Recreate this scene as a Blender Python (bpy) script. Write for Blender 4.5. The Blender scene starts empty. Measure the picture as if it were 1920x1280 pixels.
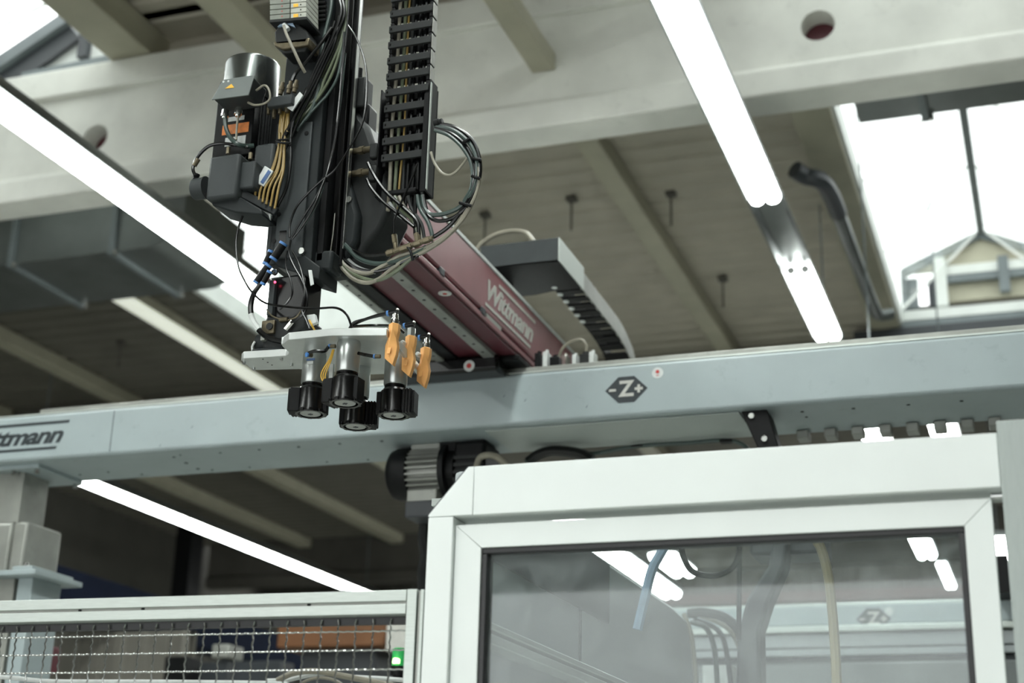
import bpy, bmesh, math, random
from mathutils import Vector, Matrix
random.seed(7)
scene = bpy.context.scene
COL = scene.collection

# ------------------------------------------------------------------ camera
PITCH, YAW, ROLL, FPX = math.radians(19.3416), math.radians(20.1607), math.radians(1.6205), 2790.0
CAM = Vector((0, 0, 1.6))
_F = Vector((-math.sin(YAW)*math.cos(PITCH), math.cos(YAW)*math.cos(PITCH), math.sin(PITCH)))
_R0 = Vector((math.cos(YAW), math.sin(YAW), 0))
_U0 = _R0.cross(_F)
_R = _R0*math.cos(ROLL) + _U0*math.sin(ROLL)
_U = _U0*math.cos(ROLL) - _R0*math.sin(ROLL)
cam_data = bpy.data.cameras.new('camera')
cam = bpy.data.objects.new('camera', cam_data)
COL.objects.link(cam)
cam.matrix_world = Matrix(((_R.x, _U.x, -_F.x, CAM.x), (_R.y, _U.y, -_F.y, CAM.y), (_R.z, _U.z, -_F.z, CAM.z), (0, 0, 0, 1)))
cam_data.sensor_width = 36.0
cam_data.lens = FPX*36.0/1920.0
cam_data.clip_start, cam_data.clip_end = 0.05, 200
cam_data.dof.use_dof = True
cam_data.dof.focus_distance = 3.55
cam_data.dof.aperture_fstop = 2.8
cam_data.dof.aperture_blades = 9
scene.camera = cam

# ------------------------------------------------------------------ sky and exposure
world = bpy.data.worlds.new('overcast_sky')
scene.world = world
world.use_nodes = True
wn = world.node_tree.nodes
wn['Background'].inputs[0].default_value = (0.97, 1.0, 0.99, 1)
wn['Background'].inputs[1].default_value = 2.75
scene.view_settings.view_transform = 'Standard'
scene.view_settings.look = 'None'
scene.view_settings.exposure = 0.2
scene.view_settings.gamma = 1.0
scene.view_settings.use_curve_mapping = False

# ------------------------------------------------------------------ helpers: where a point of the photograph lies in the hall
def ray(px, py):
    return _F + _R*((px-960)/FPX) - _U*((py-640)/FPX)
def PY(px, py, Y):
    d = ray(px, py); return CAM + d*(Y/d.y)
def PZ(px, py, Z):
    d = ray(px, py); return CAM + d*((Z-CAM.z)/d.z)
def PX(px, py, X):
    d = ray(px, py); return CAM + d*(X/d.x)

# ------------------------------------------------------------------ materials
def s2l(c):
    c /= 255.0
    return c/12.92 if c <= 0.04045 else ((c+0.055)/1.055)**2.4
MATS = {}
def mat(name, rgb, rough=0.5, metal=0.0, var=0.12, scale=14.0, bump=0.0, coat=0.0, aniso=None, dirt=0.0, spec=0.5):
    if name in MATS: return MATS[name]
    m = bpy.data.materials.new(name); m.use_nodes = True
    nt = m.node_tree; b = nt.nodes['Principled BSDF']
    base = [s2l(v) for v in rgb]
    tc = nt.nodes.new('ShaderNodeTexCoord')
    mp = nt.nodes.new('ShaderNodeMapping')
    if aniso: mp.inputs['Scale'].default_value = aniso
    nt.links.new(tc.outputs['Object'], mp.inputs['Vector'])
    nz = nt.nodes.new('ShaderNodeTexNoise'); nz.inputs['Scale'].default_value = scale; nz.inputs['Detail'].default_value = 5
    nt.links.new(mp.outputs[0], nz.inputs['Vector'])
    rp = nt.nodes.new('ShaderNodeValToRGB')
    rp.color_ramp.elements[0].position = 0.3; rp.color_ramp.elements[1].position = 0.7
    rp.color_ramp.elements[0].color = [max(0, v*(1-var)) for v in base]+[1]
    rp.color_ramp.elements[1].color = [min(1, v*(1+var)) for v in base]+[1]
    nt.links.new(nz.outputs['Fac'], rp.inputs['Fac'])
    out = rp.outputs['Color']
    if dirt > 0:
        n2 = nt.nodes.new('ShaderNodeTexNoise'); n2.inputs['Scale'].default_value = scale*2.3; n2.inputs['Detail'].default_value = 8; n2.inputs['Roughness'].default_value = 0.7
        nt.links.new(tc.outputs['Object'], n2.inputs['Vector'])
        r2 = nt.nodes.new('ShaderNodeValToRGB'); r2.color_ramp.elements[0].position = 0.58; r2.color_ramp.elements[1].position = 0.72
        nt.links.new(n2.outputs['Fac'], r2.inputs['Fac'])
        mul = nt.nodes.new('ShaderNodeMath'); mul.operation = 'MULTIPLY'; mul.inputs[1].default_value = dirt
        nt.links.new(r2.outputs['Color'], mul.inputs[0])
        mx = nt.nodes.new('ShaderNodeMixRGB'); mx.inputs[2].default_value = [v*0.3 for v in base]+[1]
        nt.links.new(mul.outputs[0], mx.inputs[0]); nt.links.new(out, mx.inputs[1]); out = mx.outputs[0]
    nt.links.new(out, b.inputs['Base Color'])
    b.inputs['Roughness'].default_value = rough
    b.inputs['Metallic'].default_value = metal
    b.inputs['Specular IOR Level'].default_value = spec
    if coat: b.inputs['Coat Weight'].default_value = coat; b.inputs['Coat Roughness'].default_value = 0.2
    if bump:
        bp = nt.nodes.new('ShaderNodeBump'); bp.inputs['Strength'].default_value = bump; bp.inputs['Distance'].default_value = 0.003
        nt.links.new(nz.outputs['Fac'], bp.inputs['Height']); nt.links.new(bp.outputs[0], b.inputs['Normal'])
    MATS[name] = m
    return m
def emit(name, rgb, strength):
    m = bpy.data.materials.new(name); m.use_nodes = True
    b = m.node_tree.nodes['Principled BSDF']
    b.inputs['Base Color'].default_value = [s2l(v) for v in rgb]+[1]
    b.inputs['Emission Color'].default_value = [s2l(v) for v in rgb]+[1]
    b.inputs['Emission Strength'].default_value = strength
    MATS[name] = m
    return m
def glass(name, tint, haze, smudge):
    m = bpy.data.materials.new(name); m.use_nodes = True
    nt = m.node_tree; nt.nodes.remove(nt.nodes['Principled BSDF'])
    o = nt.nodes['Material Output']
    tr = nt.nodes.new('ShaderNodeBsdfTransparent'); tr.inputs[0].default_value = tint
    gl = nt.nodes.new('ShaderNodeBsdfGlossy'); gl.inputs['Roughness'].default_value = 0.02
    lw = nt.nodes.new('ShaderNodeLayerWeight'); lw.inputs['Blend'].default_value = 0.5
    pw = nt.nodes.new('ShaderNodeMath'); pw.operation = 'POWER'; pw.inputs[1].default_value = 5.0
    nt.links.new(lw.outputs['Facing'], pw.inputs[0])
    fr = nt.nodes.new('ShaderNodeMath'); fr.operation = 'MULTIPLY_ADD'; fr.inputs[1].default_value = 0.95; fr.inputs[2].default_value = 0.045
    nt.links.new(pw.outputs[0], fr.inputs[0])
    m1 = nt.nodes.new('ShaderNodeMixShader')
    nt.links.new(fr.outputs[0], m1.inputs[0]); nt.links.new(tr.outputs[0], m1.inputs[1]); nt.links.new(gl.outputs[0], m1.inputs[2])
    df = nt.nodes.new('ShaderNodeBsdfDiffuse'); df.inputs[0].default_value = (0.75, 0.8, 0.8, 1)
    nz = nt.nodes.new('ShaderNodeTexNoise'); nz.inputs['Scale'].default_value = 9; nz.inputs['Detail'].default_value = 6; nz.inputs['Distortion'].default_value = 1.5
    tc = nt.nodes.new('ShaderNodeTexCoord'); nt.links.new(tc.outputs['Object'], nz.inputs['Vector'])
    mr = nt.nodes.new('ShaderNodeMapRange'); mr.inputs[1].default_value = 0.42; mr.inputs[2].default_value = 0.75; mr.inputs[3].default_value = haze; mr.inputs[4].default_value = smudge
    nt.links.new(nz.outputs['Fac'], mr.inputs[0])
    m2 = nt.nodes.new('ShaderNodeMixShader')
    nt.links.new(mr.outputs[0], m2.inputs[0]); nt.links.new(m1.outputs[0], m2.inputs[1]); nt.links.new(df.outputs[0], m2.inputs[2])
    nt.links.new(m2.outputs[0], o.inputs['Surface'])
    MATS[name] = m
    return m

M_white = mat('white_powder_coat', (236, 241, 239), 0.45, 0, 0.02, 6)
M_alu = mat('brushed_aluminium', (192, 199, 194), 0.42, 0.55, 0.06, 30, aniso=(1, 12, 12))
M_post = mat('anodised_post', (172, 180, 177), 0.5, 0.1, 0.05, 20, aniso=(8, 8, 1))
M_alu_plate = mat('milled_aluminium', (206, 210, 208), 0.36, 0.6, 0.08, 16, bump=0.05)
M_steel = mat('bright_steel', (190, 192, 190), 0.22, 0.95, 0.1, 40)
M_cyl = mat('anodised_cylinder', (176, 180, 178), 0.3, 0.8, 0.05, 40)
M_chrome = mat('nickel_fitting', (200, 198, 192), 0.18, 1.0, 0.05, 60)
M_brass = mat('tarnished_fitting', (104, 96, 78), 0.45, 0.7, 0.25, 60, bump=0.2)
M_beam = mat('blue_grey_paint', (158, 170, 172), 0.42, 0, 0.05, 5, dirt=0.25)
M_beam2 = mat('pale_rail_grey', (150, 152, 146), 0.4, 0.3, 0.15, 9, dirt=0.3)
M_red = mat('maroon_paint', (140, 88, 94), 0.35, 0, 0.12, 6, coat=0.3, dirt=0.15)
M_reddark = mat('dark_maroon_paint', (92, 44, 52), 0.4, 0, 0.15, 7)
M_black = mat('black_plastic', (15, 16, 17), 0.5, 0, 0.2, 25, spec=0.2)
M_gloss = mat('glossy_black', (8, 8, 9), 0.25, 0, 0.2, 25, spec=0.4)
M_hose = mat('black_hose', (10, 11, 12), 0.2, 0, 0.15, 30, spec=0.45)
M_hose_green = mat('green_grey_hose', (58, 72, 68), 0.3, 0, 0.12, 30)
M_hose_grey = mat('pale_grey_hose', (132, 128, 114), 0.45, 0, 0.15, 30)
M_hose_clear = mat('clear_olive_hose', (96, 104, 84), 0.25, 0, 0.15, 30)
M_yellow = mat('ochre_hose', (140, 116, 60), 0.4, 0, 0.12, 30)
M_yelwire = mat('yellow_wire', (226, 180, 70), 0.4, 0, 0.05, 30)
M_bluecap = mat('blue_release_ring', (78, 128, 190), 0.4, 0, 0.1, 30)
M_charcoal = mat('charcoal_casting', (38, 40, 40), 0.55, 0.0, 0.15, 18, bump=0.12, spec=0.25)
M_slate = mat('slate_grey_paint', (56, 60, 61), 0.5, 0, 0.1, 14, bump=0.05, spec=0.25)
M_arm = mat('dark_arm_paint', (34, 38, 39), 0.5, 0.0, 0.12, 10, spec=0.22)
M_orange = mat('orange_plastic', (255, 188, 116), 0.45, 0, 0.04, 20)
M_orangelab = mat('orange_label', (205, 120, 52), 0.5, 0, 0.25, 60)
M_labelw = mat('white_label', (206, 210, 208), 0.5, 0, 0.12, 50)
M_ink = mat('dark_ink', (40, 48, 52), 0.5, 0, 0.1, 50)
M_inkred = mat('red_ink', (190, 60, 55), 0.5, 0, 0.1, 50)
M_inkblue = mat('blue_ink', (70, 96, 140), 0.5, 0, 0.1, 50)
M_inkyel = mat('yellow_print', (226, 176, 60), 0.5, 0, 0.1, 50)
M_pale = mat('pale_print', (190, 190, 184), 0.5, 0, 0.1, 50)
M_concrete = mat('painted_concrete', (224, 225, 218), 0.8, 0, 0.1, 3, bump=0.2, dirt=0.18)
M_girder_dark = mat('shaded_girder_grey', (84, 82, 76), 0.7, 0, 0.1, 3)  # shade of the far girders put into the colour; rails and hooks share it
M_purlin = mat('purlin_paint', (168, 165, 146), 0.6, 0, 0.08, 4)
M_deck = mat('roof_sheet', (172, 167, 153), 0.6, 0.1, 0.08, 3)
M_deck_shade = mat('shaded_roof_sheet', (104, 101, 92), 0.7, 0.0, 0.1, 3)  # same roof sheet, darkened in colour for the shade in far and left bays
M_purlin_w = mat('white_beam_paint', (226, 228, 220), 0.5, 0, 0.05, 4)
M_frame = mat('skylight_frame_grey', (110, 118, 120), 0.5, 0.2, 0.1, 6)
M_frame_l = mat('skylight_frame_white', (214, 218, 214), 0.5, 0, 0.06, 6)
M_galv = mat('galvanised_sheet', (112, 117, 116), 0.35, 0.7, 0.12, 4)
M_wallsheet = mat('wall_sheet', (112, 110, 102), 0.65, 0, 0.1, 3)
M_wall_shade = mat('shaded_wall_sheet', (66, 65, 59), 0.8, 0, 0.1, 3)  # wall sheet with the shade of the left and back walls in its colour
M_floor = mat('hall_floor', (168, 170, 164), 0.5, 0, 0.12, 2)
M_blue = mat('crane_blue', (20, 27, 44), 0.8, 0, 0.12, 4, spec=0.1)
M_orangebox = mat('orange_cabinet', (104, 66, 34), 0.6, 0, 0.12, 4)
M_gasket = mat('dark_gasket', (44, 44, 46), 0.5, 0, 0.05, 30)
M_machine = mat('machine_grey', (158, 164, 166), 0.45, 0, 0.05, 4)
M_machined = mat('machine_dark_grey', (54, 58, 62), 0.45, 0, 0.08, 5)
M_tan = mat('tan_hose', (170, 156, 122), 0.45, 0, 0.1, 30)
M_bluetube = mat('pale_blue_tube', (150, 172, 194), 0.4, 0, 0.05, 30)
M_maroon_bg = mat('dull_red_sheet', (92, 74, 70), 0.6, 0, 0.1, 5)
M_tube = emit('lit_tube', (250, 255, 251), 27.0)
M_diffuser = emit('lamp_diffuser', (232, 236, 222), 0.55)
M_green = emit('green_lamp', (50, 170, 90), 0.25)
M_greenhot = emit('green_lamp_core', (210, 255, 160), 5.0)
M_led = emit('red_indicator', (255, 60, 90), 5.0)
M_pane = glass('skylight_pane', (0.97, 0.99, 0.98, 1), 0.05, 0.1)
M_door_glass = glass('guard_pane', (0.88, 0.92, 0.92, 1), 0.05, 0.14)

# ------------------------------------------------------------------ mesh builder
ORG = {}
def catmull(pts, res):
    pts = [Vector(p) for p in pts]
    if len(pts) < 3 or res <= 1: return pts
    out = []
    P = [pts[0]*2-pts[1]] + pts + [pts[-1]*2-pts[-2]]
    for i in range(1, len(P)-2):
        p0, p1, p2, p3 = P[i-1], P[i], P[i+1], P[i+2]
        for k in range(res):
            t = k/res
            out.append(0.5*((2*p1) + (p2-p0)*t + (2*p0-5*p1+4*p2-p3)*t*t + (3*p1-p0-3*p2+p3)*t*t*t))
    out.append(pts[-1])
    return out
class MB:
    def __init__(self): self.v = []; self.f = []
    def box(self, x0, x1, y0, y1, z0, z1):
        n = len(self.v)
        self.v += [Vector((x, y, z)) for z in (z0, z1) for y in (y0, y1) for x in (x0, x1)]
        self.f += [[n+i for i in q] for q in ((0, 2, 3, 1), (4, 5, 7, 6), (0, 1, 5, 4), (2, 6, 7, 3), (0, 4, 6, 2), (1, 3, 7, 5))]
        return self
    def obox(self, c, ax, ay, az):
        n = len(self.v); c = Vector(c); ax = Vector(ax); ay = Vector(ay); az = Vector(az)
        self.v += [c+ax*i+ay*j+az*k for k in (-1, 1) for j in (-1, 1) for i in (-1, 1)]
        self.f += [[n+i for i in q] for q in ((0, 2, 3, 1), (4, 5, 7, 6), (0, 1, 5, 4), (2, 6, 7, 3), (0, 4, 6, 2), (1, 3, 7, 5))]
        return self
    def bar(self, p0, p1, w, h, up=(0, 0, 1)):
        p0 = Vector(p0); p1 = Vector(p1); d = p1-p0; L = d.length; d.normalize()
        s = d.cross(Vector(up)).normalized(); u = s.cross(d)
        return self.obox((p0+p1)/2, d*L/2, s*w/2, u*h/2)
    def prism(self, poly, d):
        n = len(self.v); d = Vector(d); k = len(poly)
        self.v += [Vector(p) for p in poly] + [Vector(p)+d for p in poly]
        self.f += [[n+i for i in range(k)], [n+k+i for i in reversed(range(k))]]
        self.f += [[n+i, n+(i+1) % k, n+k+(i+1) % k, n+k+i] for i in range(k)]
        return self
    def lathe(self, p0, axis, prof, n=20, caps=True):
        p0 = Vector(p0); a = Vector(axis).normalized()
        s = a.orthogonal().normalized(); t = a.cross(s); base = len(self.v)
        for (h, r) in prof:
            for i in range(n):
                an = 2*math.pi*i/n
                self.v.append(p0+a*h+(s*math.cos(an)+t*math.sin(an))*r)
        for j in range(len(prof)-1):
            for i in range(n):
                self.f.append([base+j*n+i, base+j*n+(i+1) % n, base+(j+1)*n+(i+1) % n, base+(j+1)*n+i])
        if caps:
            self.f.append([base+i for i in reversed(range(n))])
            q = base+(len(prof)-1)*n
            self.f.append([q+i for i in range(n)])
        return self
    def cyl(self, p0, p1, r, r1=None, n=16):
        p0 = Vector(p0); p1 = Vector(p1); d = p1-p0
        return self.lathe(p0, d, [(0, r), (d.length, r if r1 is None else r1)], n)
    def tube(self, pts, r, n=8, res=5):
        p = catmull(pts, res); base = len(self.v)
        t0 = (p[1]-p[0]).normalized(); s = t0.orthogonal().normalized()
        for i, q in enumerate(p):
            t = (p[min(i+1, len(p)-1)]-p[max(i-1, 0)]).normalized()
            s = (s-t*s.dot(t)).normalized(); u = t.cross(s)
            for k in range(n):
                an = 2*math.pi*k/n
                self.v.append(q+(s*math.cos(an)+u*math.sin(an))*r)
        for j in range(len(p)-1):
            for i in range(n):
                self.f.append([base+j*n+i, base+j*n+(i+1) % n, base+(j+1)*n+(i+1) % n, base+(j+1)*n+i])
        self.f.append([base+i for i in reversed(range(n))])
        q = base+(len(p)-1)*n
        self.f.append([q+i for i in range(n)])
        return self
    def mesh_data(self, me, M):
        n = len(self.v)
        self.v += [M @ v.co for v in me.vertices]
        self.f += [[n+i for i in p.vertices] for p in me.polygons]
        return self
    def build(self, name, m, parent=None, bevel=0.0, seg=2, smooth=True, kind=None, label=None):
        if parent is not None:
            org = ORG[parent]
        else:
            xs = [v.x for v in self.v]; ys = [v.y for v in self.v]; zs = [v.z for v in self.v]
            org = Vector(((min(xs)+max(xs))/2, (min(ys)+max(ys))/2, min(zs)))
        me = bpy.data.meshes.new(name)
        me.from_pydata([tuple(v-org) for v in self.v], [], self.f)
        bm = bmesh.new(); bm.from_mesh(me)
        bmesh.ops.recalc_face_normals(bm, faces=bm.faces)
        bm.to_mesh(me); bm.free()
        if smooth:
            me.shade_smooth(); me.set_sharp_from_angle(angle=math.radians(35))
        me.materials.append(m)
        o = bpy.data.objects.new(name, me); COL.objects.link(o)
        ORG[o] = org
        if parent is None: o.location = org
        else: o.parent = parent
        if bevel:
            b = o.modifiers.new('bevel', 'BEVEL'); b.width = bevel; b.segments = seg; b.limit_method = 'ANGLE'; b.angle_limit = math.radians(40)
        if kind: o['kind'] = kind
        if label: o['label'] = label
        return o
def tag(o, label, cat=None, group=None, kind=None):
    o['label'] = label
    if cat: o['category'] = cat
    if group: o['group'] = group
    if kind: o['kind'] = kind
    return o
def thing(name, loc, label, cat, group=None, kind=None):
    o = bpy.data.objects.new(name, None); COL.objects.link(o)
    o.empty_display_size = 0.05
    o.location = loc; ORG[o] = Vector(loc)
    return tag(o, label, cat, group, kind)
def struct(o, label=None):
    o['kind'] = 'structure'
    if label: o['label'] = label
    return o
def fb(x0, y0, x1, y1, Y, d, grow=0):
    """box whose front face covers these photograph pixels at distance Y and which is d deep"""
    xm, ym = (x0+x1)/2, (y0+y1)/2
    a = PY(x0, ym, Y).x; b = PY(x1, ym, Y).x; t = PY(xm, y0, Y).z; u = PY(xm, y1, Y).z
    return a, b, Y, Y+d, u, t
def fbox(x0, y0, x1, y1, Y, d): return MB().box(*fb(x0, y0, x1, y1, Y, d))
def fpoly(pts, Y, d): return MB().prism([PY(x, y, Y) for x, y in pts], (0, d, 0))
def pts3(*a):
    """(px, py, Y) triples"""
    return [PY(*q) for q in a]
def text_mesh(txt, size, shear=0.0, extrude=0.0005, offset=0.0, spacing=1.0, xs=1.0):
    cu = bpy.data.curves.new('lettering', 'FONT'); cu.body = txt; cu.size = size; cu.shear = shear
    cu.extrude = extrude; cu.offset = offset; cu.space_character = spacing; cu.align_x = 'CENTER'; cu.align_y = 'CENTER'
    cu.resolution_u = 3
    ob = bpy.data.objects.new('lettering', cu); COL.objects.link(ob)
    bpy.context.view_layer.update()
    me = bpy.data.meshes.new_from_object(ob.evaluated_get(bpy.context.evaluated_depsgraph_get()))
    bpy.data.objects.remove(ob)
    return me
def frontM(c, sx=1.0): return Matrix(((sx, 0, 0, c[0]), (0, 0, -1, c[1]), (0, 1, 0, c[2]), (0, 0, 0, 1)))
def sideM(c, sx=1.0): return Matrix(((0, 0, 1, c[0]), (sx, 0, 0, c[1]), (0, 1, 0, c[2]), (0, 0, 0, 1)))


# ================================================================== THE HALL
struct(MB().box(-13, 9, -6, 24, -0.1, 0.0).build('floor', M_floor), 'grey hall floor')
DZ = 6.15
def sheet(x0, x1, y0, y1, z, per=0.22, h=0.02):
    """trapezoid roof sheeting with ribs that run along X"""
    mb = MB(); prof = []; y = y0
    while y < y1-1e-6:
        for (t, dz) in ((0.0, 0), (0.42, 0), (0.5, h), (0.92, h)):
            yy = y+per*t
            if yy < y1: prof.append((yy, z+dz))
        y += per
    prof.append((y1, z))
    n = len(prof)
    for x in (x0, x1): mb.v += [Vector((x, a, b)) for a, b in prof]
    for x in (x0, x1): mb.v += [Vector((x, a, z+0.12)) for a, b in prof]
    for i in range(n-1):
        mb.f.append([i, i+1, n+i+1, n+i]); mb.f.append([2*n+i, 3*n+i, 3*n+i+1, 2*n+i+1])
        mb.f.append([i, 2*n+i, 2*n+i+1, i+1]); mb.f.append([n+i, n+i+1, 3*n+i+1, 3*n+i])
    mb.f.append([0, n, 3*n, 2*n]); mb.f.append([n-1, 3*n-1, 4*n-1, 2*n-1])
    return mb
ceil = bpy.data.objects.new('ceiling', None); COL.objects.link(ceil); ceil.location = (0, 10, DZ); ORG[ceil] = Vector((0, 10, DZ))
struct(ceil, 'grey brown ribbed sheet metal roof')
AX0, AX1, BX0, BX1 = -6.6, -5.35, -1.0, 0.42
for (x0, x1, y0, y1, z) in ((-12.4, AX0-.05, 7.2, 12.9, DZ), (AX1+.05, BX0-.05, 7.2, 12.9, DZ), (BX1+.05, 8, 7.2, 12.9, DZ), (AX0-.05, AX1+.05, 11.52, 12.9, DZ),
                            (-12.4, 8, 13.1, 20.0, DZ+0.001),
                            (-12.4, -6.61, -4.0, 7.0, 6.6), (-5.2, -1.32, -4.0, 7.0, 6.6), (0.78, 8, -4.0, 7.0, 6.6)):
    sheet(x0, x1, y0, y1, z).build('roof_sheet', M_deck_shade if y0 > 13 or (x1 < -6 and y0 > 7) else M_deck, ceil, smooth=False)

for (x0, x1) in ((-12.4, -6.5), (-5.2, -1.3), (0.75, 8)):
    MB().box(x0, x1, 7.26, 7.32, DZ, 6.75).build('step_board', M_deck, ceil)
    MB().box(x0, x1, 6.9, 7.32, 6.62, 6.7).build('step_board', M_deck, ceil)
# concrete girders across the hall: bottom flange, web with round holes, top flange
def girder(Y, x0, x1, label, holes, M_concrete=M_concrete):
    g = thing('concrete_girder', ((x0+x1)/2, Y+0.12, 5.47), label, 'girder', 'concrete girders across the hall')
    MB().prism([(x0, Y, 5.47), (x0, Y+0.24, 5.47), (x0, Y+0.24, 5.62), (x0, Y+0.2, 5.66), (x0, Y+0.04, 5.66), (x0, Y, 5.62)], (x1-x0, 0, 0)).build('bottom_flange', M_concrete, g, bevel=0.012)
    mb = MB()
    hs = sorted(holes); z0, z1 = 5.65, 6.2; yw0, yw1 = Y+0.05, Y+0.19
    xa = x0; R = 0.092; n = 20
    for hx in hs:                       # square cell round each hole, plain web between them
        a, b = hx-0.2, hx+0.2
        mb.box(xa, a, yw0, yw1, z0, z1)
        hz = 5.87
        ring = [(hx+R*math.cos(2*math.pi*i/n), hz+R*math.sin(2*math.pi*i/n)) for i in range(n)]
        outer = []
        for i in range(n):
            c, s = math.cos(2*math.pi*i/n), math.sin(2*math.pi*i/n)
            k = min((0.2/abs(c)) if abs(c) > 1e-6 else 1e9, ((z1-hz) if s > 0 else (hz-z0))/abs(s) if abs(s) > 1e-6 else 1e9)
            outer.append((hx+c*k, hz+s*k))
        q = len(mb.v)
        for yy in (yw0, yw1):
            mb.v += [Vector((x, yy, z)) for x, z in ring]; mb.v += [Vector((x, yy, z)) for x, z in outer]
        for i in range(n):
            j = (i+1) % n
            mb.f += [[q+i, q+j, q+n+j, q+n+i], [q+2*n+i, q+3*n+i, q+3*n+j, q+2*n+j], [q+i, q+2*n+i, q+2*n+j, q+j]]
        for (cx, cz) in ((a, z0), (b, z0), (a, z1), (b, z1)):   # corner fillers
            ii = sorted(range(n), key=lambda t: (outer[t][0]-cx)**2+(outer[t][1]-cz)**2)[:2]
            for yy in (yw0, yw1):
                w = len(mb.v); mb.v += [Vector((cx, yy, cz)), Vector((outer[ii[0]][0], yy, outer[ii[0]][1])), Vector((outer[ii[1]][0], yy, outer[ii[1]][1]))]
                mb.f.append([w, w+1, w+2])
        xa = b
    mb.box(xa, x1, yw0, yw1, z0, z1)
    mb.build('web', M_concrete, g, smooth=False)
    for hx in hs: MB().cyl((hx, Y+0.191, 5.87), (hx, Y+0.2, 5.87), 0.12, n=20).build('hole_backing', M_reddark, g)
    MB().box(x0, x1, Y, Y+0.24, 6.19, 6.385).build('top_flange', M_concrete, g, bevel=0.01)
    return g
girder(7.0, -12.2, 7.8, 'pale concrete girder with round holes, nearest, across the top of the picture', [-5.44, -0.9])
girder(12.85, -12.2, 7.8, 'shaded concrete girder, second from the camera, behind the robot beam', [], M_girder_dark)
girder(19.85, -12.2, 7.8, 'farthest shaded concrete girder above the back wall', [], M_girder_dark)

# purlins
def purlin(x, y0, y1, zb, w, h, label, m=M_purlin):
    o = MB().box(x-w/2, x+w/2, y0, y1, zb, zb+h).build('roof_purlin', m, None, bevel=0.008)
    return tag(o, label, 'purlin', 'roof purlins')
purlin(-2.44, -3.9, 7.045, 5.84, 0.14, 0.1, 'short olive grey purlin ending against the near girder above the cable chain')
purlin(-3.98, -3.9, 7.045, 5.95, 0.18, 0.12, 'olive grey purlin above the motor, near side of the girder')
purlin(-5.22, -3.9, 7.2, 6.39, 0.3, 0.2, 'wide grey purlin edging the top left skylight')
purlin(-2.57, 7.25, 12.85, 6.02, 0.16, 0.13, 'olive grey purlin running down right behind the black cable tray')
purlin(-4.1, 7.25, 12.85, 6.02, 0.16, 0.13, 'olive grey purlin hidden mostly behind the red robot beam')
purlin(-8.95, 7.25, 12.85, 6.02, 0.18, 0.13, 'dim purlin at the far left above the grey gantry beam')
purlin(-10.6, 7.25, 12.85, 6.02, 0.18, 0.13, 'dim purlin at the left edge just above the gantry lettering')
purlin(-9.0, 13.1, 19.85, 6.02, 0.2, 0.13, 'far pale purlin left of the motor under the gantry beam')
purlin(-10.52, 13.1, 19.85, 6.02, 0.2, 0.13, 'far dim purlin beside the lower long lamp')
purlin(-7.3, 13.1, 19.85, 6.02, 0.2, 0.13, 'far purlin behind the gantry motor')
purlin(-4.1, 13.1, 19.85, 6.02, 0.2, 0.13, 'far purlin seen above the machine through the door glass')
# window_1 side plank
purlin(-1.15, 7.25, 12.6, 6.1, 0.25, 0.06, 'wide grey plank along the left edge of the big right skylight', M_purlin)

# skylights: raised glazed lanterns
def lantern(name, x0, x1, y0, y1, zd, zc, zr, xr, label, nb):
    w = bpy.data.objects.new(name, None); COL.objects.link(w); w.location = ((x0+x1)/2, (y0+y1)/2, zd); ORG[w] = Vector(w.location)
    struct(w, label)
    MB().box(x0-0.05, x0, y0, y1, zd-0.02, zc).build('curb', M_frame_l, w)
    MB().box(x1, x1+0.05, y0, y1, zd-0.02, zc).build('curb', M_frame_l, w)
    MB().box(xr-0.03, xr+0.03, y0, y1, zr-0.05, zr+0.02).build('ridge_bar', M_frame, w)
    n = nb
    for i in range(n+1):
        y = y0+(y1-y0)*i/n
        MB().bar((x0, y, zc), (xr, y, zr), 0.014, 0.02).build('glazing_bar', M_frame_l, w)
        MB().bar((x1, y, zc), (xr, y, zr), 0.014, 0.02).build('glazing_bar', M_frame_l, w)
    for i in range(n):
        ya = y0+(y1-y0)*i/n+0.02; yb = y0+(y1-y0)*(i+1)/n-0.02
        for xe in (x0, x1):
            MB().prism([(xe, ya, zc+0.01), (xe, yb, zc+0.01), (xr, yb, zr+0.01), (xr, ya, zr+0.01)], (0, 0, 0.008)).build('pane', M_pane, w, smooth=False)
    return w
W1 = lantern('window_1', BX0, BX1, 7.25, 12.7, DZ, DZ+0.16, 7.0, -0.29, 'large bright ridge skylight at the right', 4)
W2 = lantern('window_2', -6.55, -5.26, -4.0, 7.0, 6.6, 6.7, 7.0, -5.66, 'bright skylight corner at the top left', 8)
W4 = lantern('window_4', -1.26, 0.72, -4.0, 7.2, 6.6, 6.7, 7.1, -0.27, 'near skylight above the door side of the hall', 8)
W3 = lantern('window_3', AX0, AX1, 7.25, 11.5, DZ, DZ+0.16, 6.9, -5.97, 'bright skylight behind the robot column', 4)
# gable of the right skylight
g = W1; GY = 12.72
MB().prism([PY(1690, 503, GY), PY(1838, 430, GY), PY(1838, 446, GY), PY(1696, 517, GY)], (0, 0.06, 0)).build('gable_rafter', M_frame, g)
MB().prism([PY(1838, 430, GY), PY(1990, 476, GY), PY(1988, 490, GY), PY(1838, 446, GY)], (0, 0.06, 0)).build('gable_rafter', M_frame, g)
MB().prism([PY(1715, 512, GY+.03), PY(1838, 446, GY+.03), PY(1975, 490, GY+.03), PY(1975, 500, GY+.03), PY(1780, 505, GY+.03)], (0, 0.04, 0)).build('gable_board', M_purlin, g)
fbox(1690, 505, 1700, 590, GY, 0.08).build('gable_post', M_frame, g)
fbox(1752, 482, 1775, 572, GY-.05, 0.06).build('gable_post', M_frame_l, g)
fbox(1872, 478, 1892, 545, GY-.05, 0.06).build('gable_post', M_frame, g)
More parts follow.
